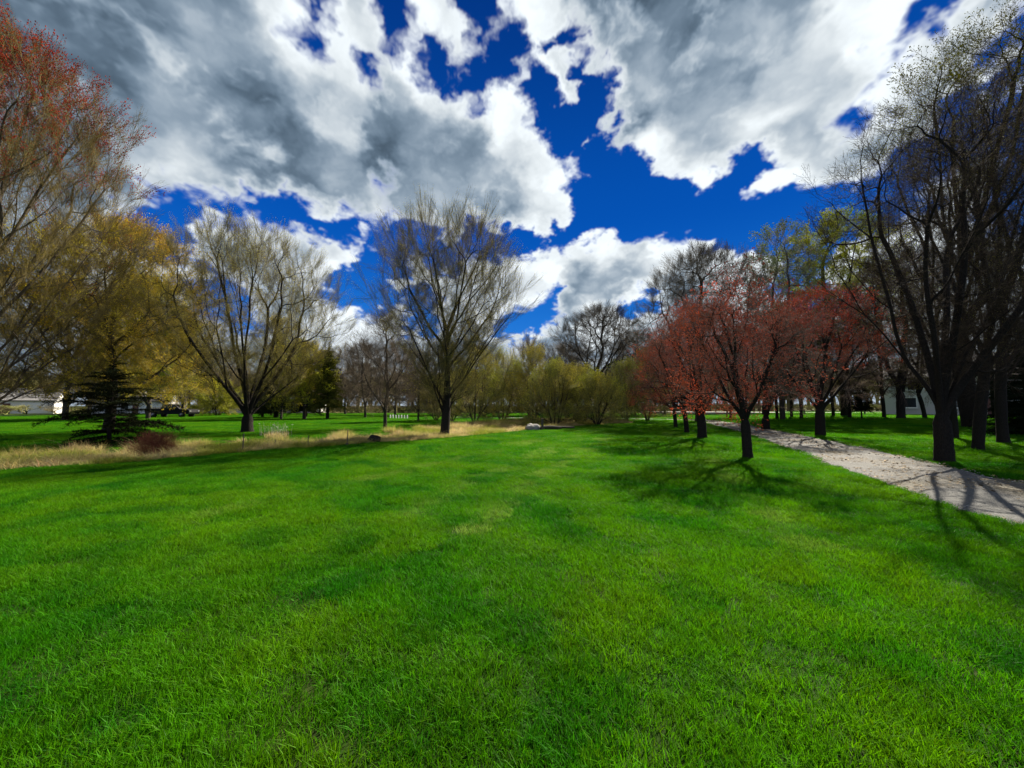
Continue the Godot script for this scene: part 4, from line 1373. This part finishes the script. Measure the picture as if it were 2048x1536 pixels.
func place_things() -> void:
	mats.trim = plain("painted trim", lin(0.72, 0.72, 0.70), 0.6)
	mats.white = plain("white paint", lin(0.80, 0.80, 0.78), 0.6)
	mats.glass = plain("window glass", lin(0.02, 0.025, 0.03), 0.06)
	mats.door = plain("door paint", lin(0.10, 0.03, 0.025), 0.5)
	mats.metal = plain("metal", lin(0.5, 0.5, 0.5), 0.35, 0.9)
	mats.paint = plain("black car paint", lin(0.006, 0.006, 0.007), 0.55)
	mats.paint.metallic_specular = 0.25
	mats.tyre = plain("rubber", lin(0.015, 0.015, 0.015), 0.85)
	mats.brick = bark("brick", lin(0.12, 0.05, 0.035), lin(0.30, 0.13, 0.09), 61)
	mats.siding = bark("pale siding", lin(0.50, 0.50, 0.48), lin(0.66, 0.66, 0.63), 63)
	mats.siding.uv1_scale = Vector3(0.3, 5.0, 0.3)
	mats.white_siding = bark("white siding", lin(0.72, 0.72, 0.70), lin(0.86, 0.86, 0.84), 64)
	mats.white_siding.uv1_scale = Vector3(0.3, 5.0, 0.3)
	mats.shingle = bark("shingles", lin(0.10, 0.10, 0.105), lin(0.24, 0.235, 0.23), 65)
	mats.wood = bark("weathered wood", lin(0.05, 0.042, 0.034), lin(0.19, 0.16, 0.13), 67)
	mats.stone = bark("grey stone", lin(0.12, 0.115, 0.11), lin(0.40, 0.39, 0.37), 69)
	mats.stone.uv1_scale = Vector3(1.4, 1.4, 1.4)
	house("low white house with grey roof behind the olive tree's trunk", on(-76.0, -74.0), 0.55, 11.0, 9.0, 2.7, 2.2, mats.white_siding, mats.shingle, [["window", -4.6, 0.9, -2.9, 2.1], ["window", -1.6, 0.9, -0.4, 2.1], ["door", 0.1, 0.0, 1.0, 2.1], ["garage_door", 1.6, 0.0, 5.0, 2.2]])
	house("white house farthest left, behind the huge tree's lower twigs", on(-103.0, -76.0), 0.7, 11.5, 9.0, 2.8, 2.4, mats.white_siding, mats.shingle, [["window", -4.9, 0.9, -3.2, 2.1], ["door", -1.0, 0.0, 0.0, 2.1], ["garage_door", 1.4, 0.0, 5.0, 2.2]])
	house("small white house glimpsed left of the forked trunk", on(-62.0, -84.0), 0.4, 13.0, 9.0, 2.8, 2.3, mats.white_siding, mats.shingle, [["window", -5.0, 0.9, -3.2, 2.1], ["window", -1.0, 0.9, 0.8, 2.1], ["garage_door", 2.0, 0.0, 5.8, 2.2]])
	house("small white house glimpsed right of the forked trunk", on(-52.0, -88.0), 0.3, 12.0, 8.0, 2.7, 2.2, mats.white_siding, mats.shingle, [["window", -4.5, 0.9, -2.8, 2.1], ["door", -0.5, 0.0, 0.5, 2.1], ["window", 2.2, 0.9, 4.0, 2.1]])
	house("pale grey house behind the trees at the right edge", on(52.0, -41.0), -0.75, 15.0, 9.0, 4.6, 2.6, mats.siding, mats.shingle, [["window", -6.2, 0.9, -4.8, 2.2], ["window", -2.6, 0.9, -1.0, 2.2], ["door", 0.4, 0.0, 1.4, 2.1], ["window", 3.2, 0.9, 5.2, 2.2], ["window", -5.6, 3.0, -4.2, 4.2], ["window", 3.4, 3.0, 4.8, 4.2]])
	pickup(on(-47.6, -52.0), 0.08)
	# a two-rail fence behind the far right grove
	var fence := thing("rail_fence", "dark two-rail wooden fence behind the far right grove", "fence", on(29.0, -50.0), -0.12)
	for k in 8:
		obj("post", box_mesh(Vector3(k * 2.4 - 0.06, -0.4, -0.06), Vector3(k * 2.4 + 0.06, 1.05, 0.06)), mats.wood, fence)
		if k < 7:
			for y in [0.42, 0.82]:
				obj("rail", box_mesh(Vector3(k * 2.4 + 0.062, y, -0.02), Vector3(k * 2.4 + 2.338, y + 0.11, 0.02)), mats.wood, fence)
	var road := box_mesh(Vector3(-30, -0.3, -2.4), Vector3(34, 0.03, 2.4))
	var ro := obj("road", road, plain("pale road", lin(0.30, 0.29, 0.27), 0.9))
	tag(ro, "pale road running behind the far right grove", "road", "", "structure")
	ro.position = on(52.0, -58.0) + Vector3(0, 0.05, 0)
	ro.rotation.y = -0.3
	# stakes along the lawn edge
	var stakes := [[-9.36, -12.95, 0.64, "thin dark stake in the straw below the forked tree"], [-9.05, -14.2, 0.36, "shortest dark stake at the lawn edge"], [-7.9, -14.4, 0.48, "thin dark stake midway along the lawn edge"], [-6.6, -14.9, 0.66, "thin dark stake nearest the straight-trunked tree"]]
	for a in stakes:
		var st := thing("stake", a[3], "post", on(a[0], a[1]), 0.3, "stakes along the lawn edge")
		var tt := Tubes.new()
		tt.tube(PackedVector3Array([Vector3(0, -0.2, 0), Vector3(0.01, a[2] * 0.5, 0), Vector3(0.02, a[2], 0), Vector3(0.02, a[2] + 0.015, 0)]), PackedFloat32Array([0.018, 0.018, 0.017, 0.004]), 6)
		obj("shaft", tt.done(), mats.wood, st)
		obj("plate", box_mesh(Vector3(-0.05, 0.02, -0.006), Vector3(0.05, 0.12, 0.006)), mats.wood, st)
	# boulder, post and log by the thicket
	var b := obj("boulder", rock_mesh(3, Vector3(0.5, 0.3, 0.35)), mats.stone)
	tag(b, "pale grey boulder in the straw at the end of the thicket", "boulder")
	b.position = on(1.35, -24.1) + Vector3(0, 0.12, 0)
	var b2 := obj("boulder", rock_mesh(4, Vector3(0.30, 0.22, 0.3)), mats.bark_dark)
	tag(b2, "dark stone in the straw left of the straight trunk", "boulder")
	b2.position = on(-6.0, -16.2) + Vector3(0, 0.1, 0)
	var post := obj("marker_post", box_mesh(Vector3(-0.07, -0.3, -0.07), Vector3(0.07, 0.78, 0.07)), mats.wood)
	tag(post, "short square wooden post beside the pale boulder", "post")
	post.position = on(1.95, -23.9)
	var logs := [[2.5, -24.3, 1.5, 0.16, "thick fallen log right of the wooden post"], [3.3, -25.0, 1.9, 0.11, "thinner fallen log behind the thick one"]]
	for a in logs:
		var lt := Tubes.new()
		lt.tube(PackedVector3Array([Vector3(-a[2] / 2 - 0.01, 0, 0), Vector3(-a[2] / 2, 0, 0), Vector3(0, 0.05, 0.06), Vector3(a[2] / 2, 0, 0), Vector3(a[2] / 2 + 0.01, 0, 0)]), PackedFloat32Array([0.01, a[3], a[3] * 0.95, a[3] * 0.8, 0.01]), 10)
		var lg := obj("fallen_log", lt.done(), mats.bark_grey)
		tag(lg, a[4], "log", "logs by the thicket")
		lg.position = on(a[0], a[1]) + Vector3(0, a[3] * 0.8, 0)
		lg.rotation.y = 0.25
	# weeds gone to seed by the swale
	var weed := thing("weed_clump", "pale grey clump of dead weeds with white seed heads below the forked tree", "weeds", on(-12.5, -19.6))
	var wr := RandomNumberGenerator.new()
	wr.seed = 8
	var stalks := Tubes.new()
	var seed_white := plain("seed heads", lin(0.62, 0.61, 0.56), 0.9)
	for k in 70:
		var foot := Vector3(wr.randf_range(-0.75, 0.75), -0.05, wr.randf_range(-0.35, 0.35))
		var tip := foot + Vector3(wr.randf_range(-0.18, 0.18), wr.randf_range(0.35, 0.8), wr.randf_range(-0.18, 0.18))
		stalks.tube(bent(foot, Vector3.UP, tip, 2), taper(0.006, 0.003, 2), 3)
		if wr.randf() < 0.16:
			var heads := Tubes.new()
			for j in 5:
				bud(heads, tip, Vector3(wr.randf_range(-1, 1), wr.randf_range(-0.2, 1), wr.randf_range(-1, 1)).normalized(), 0.05, 0.014)
			obj("seed_head", heads.done(), seed_white, weed)
	obj("stalks", stalks.done(), plain("dead stalks", lin(0.34, 0.32, 0.26), 0.9), weed).set_meta("kind", "stuff")
	# white markers in the park
	for k in 7:
		var w := thing("white_marker", "small white marker post, number %s of the row from its left end" % ["one", "two", "three", "four", "five", "six", "seven"][k], "post", on(-15.6 + k * 0.42, -47.5 + k * 0.2), 0.0, "row of white marker posts")
		var mt := Tubes.new()
		mt.prism(PackedVector2Array([Vector2(-0.06, -0.2), Vector2(0.06, -0.2), Vector2(0.06, 0.42), Vector2(0.0, 0.50), Vector2(-0.06, 0.42)]), -0.03, 0.03)
		obj("board", mt.done(), mats.white, w)
		obj("cap", box_mesh(Vector3(-0.07, 0.30, -0.04), Vector3(0.07, 0.33, 0.04)), mats.white, w)

func _ready() -> void:
	n_lawn = noise_of(3, 0.33, 3)
	n_patch = noise_of(4, 0.22, 3)
	n_edge = noise_of(6, 0.25, 3)
	n_lump = noise_of(12, 0.42, 2)
	var t := Time.get_ticks_msec()
	light_and_camera()
	print("sky ", Time.get_ticks_msec() - t)
	make_ground()
	make_path()
	print("ground ", Time.get_ticks_msec() - t)
	make_grass()
	print("grass ", Time.get_ticks_msec() - t)
	plant_trees()
	print("trees ", Time.get_ticks_msec() - t)
	place_things()
	print("things ", Time.get_ticks_msec() - t)
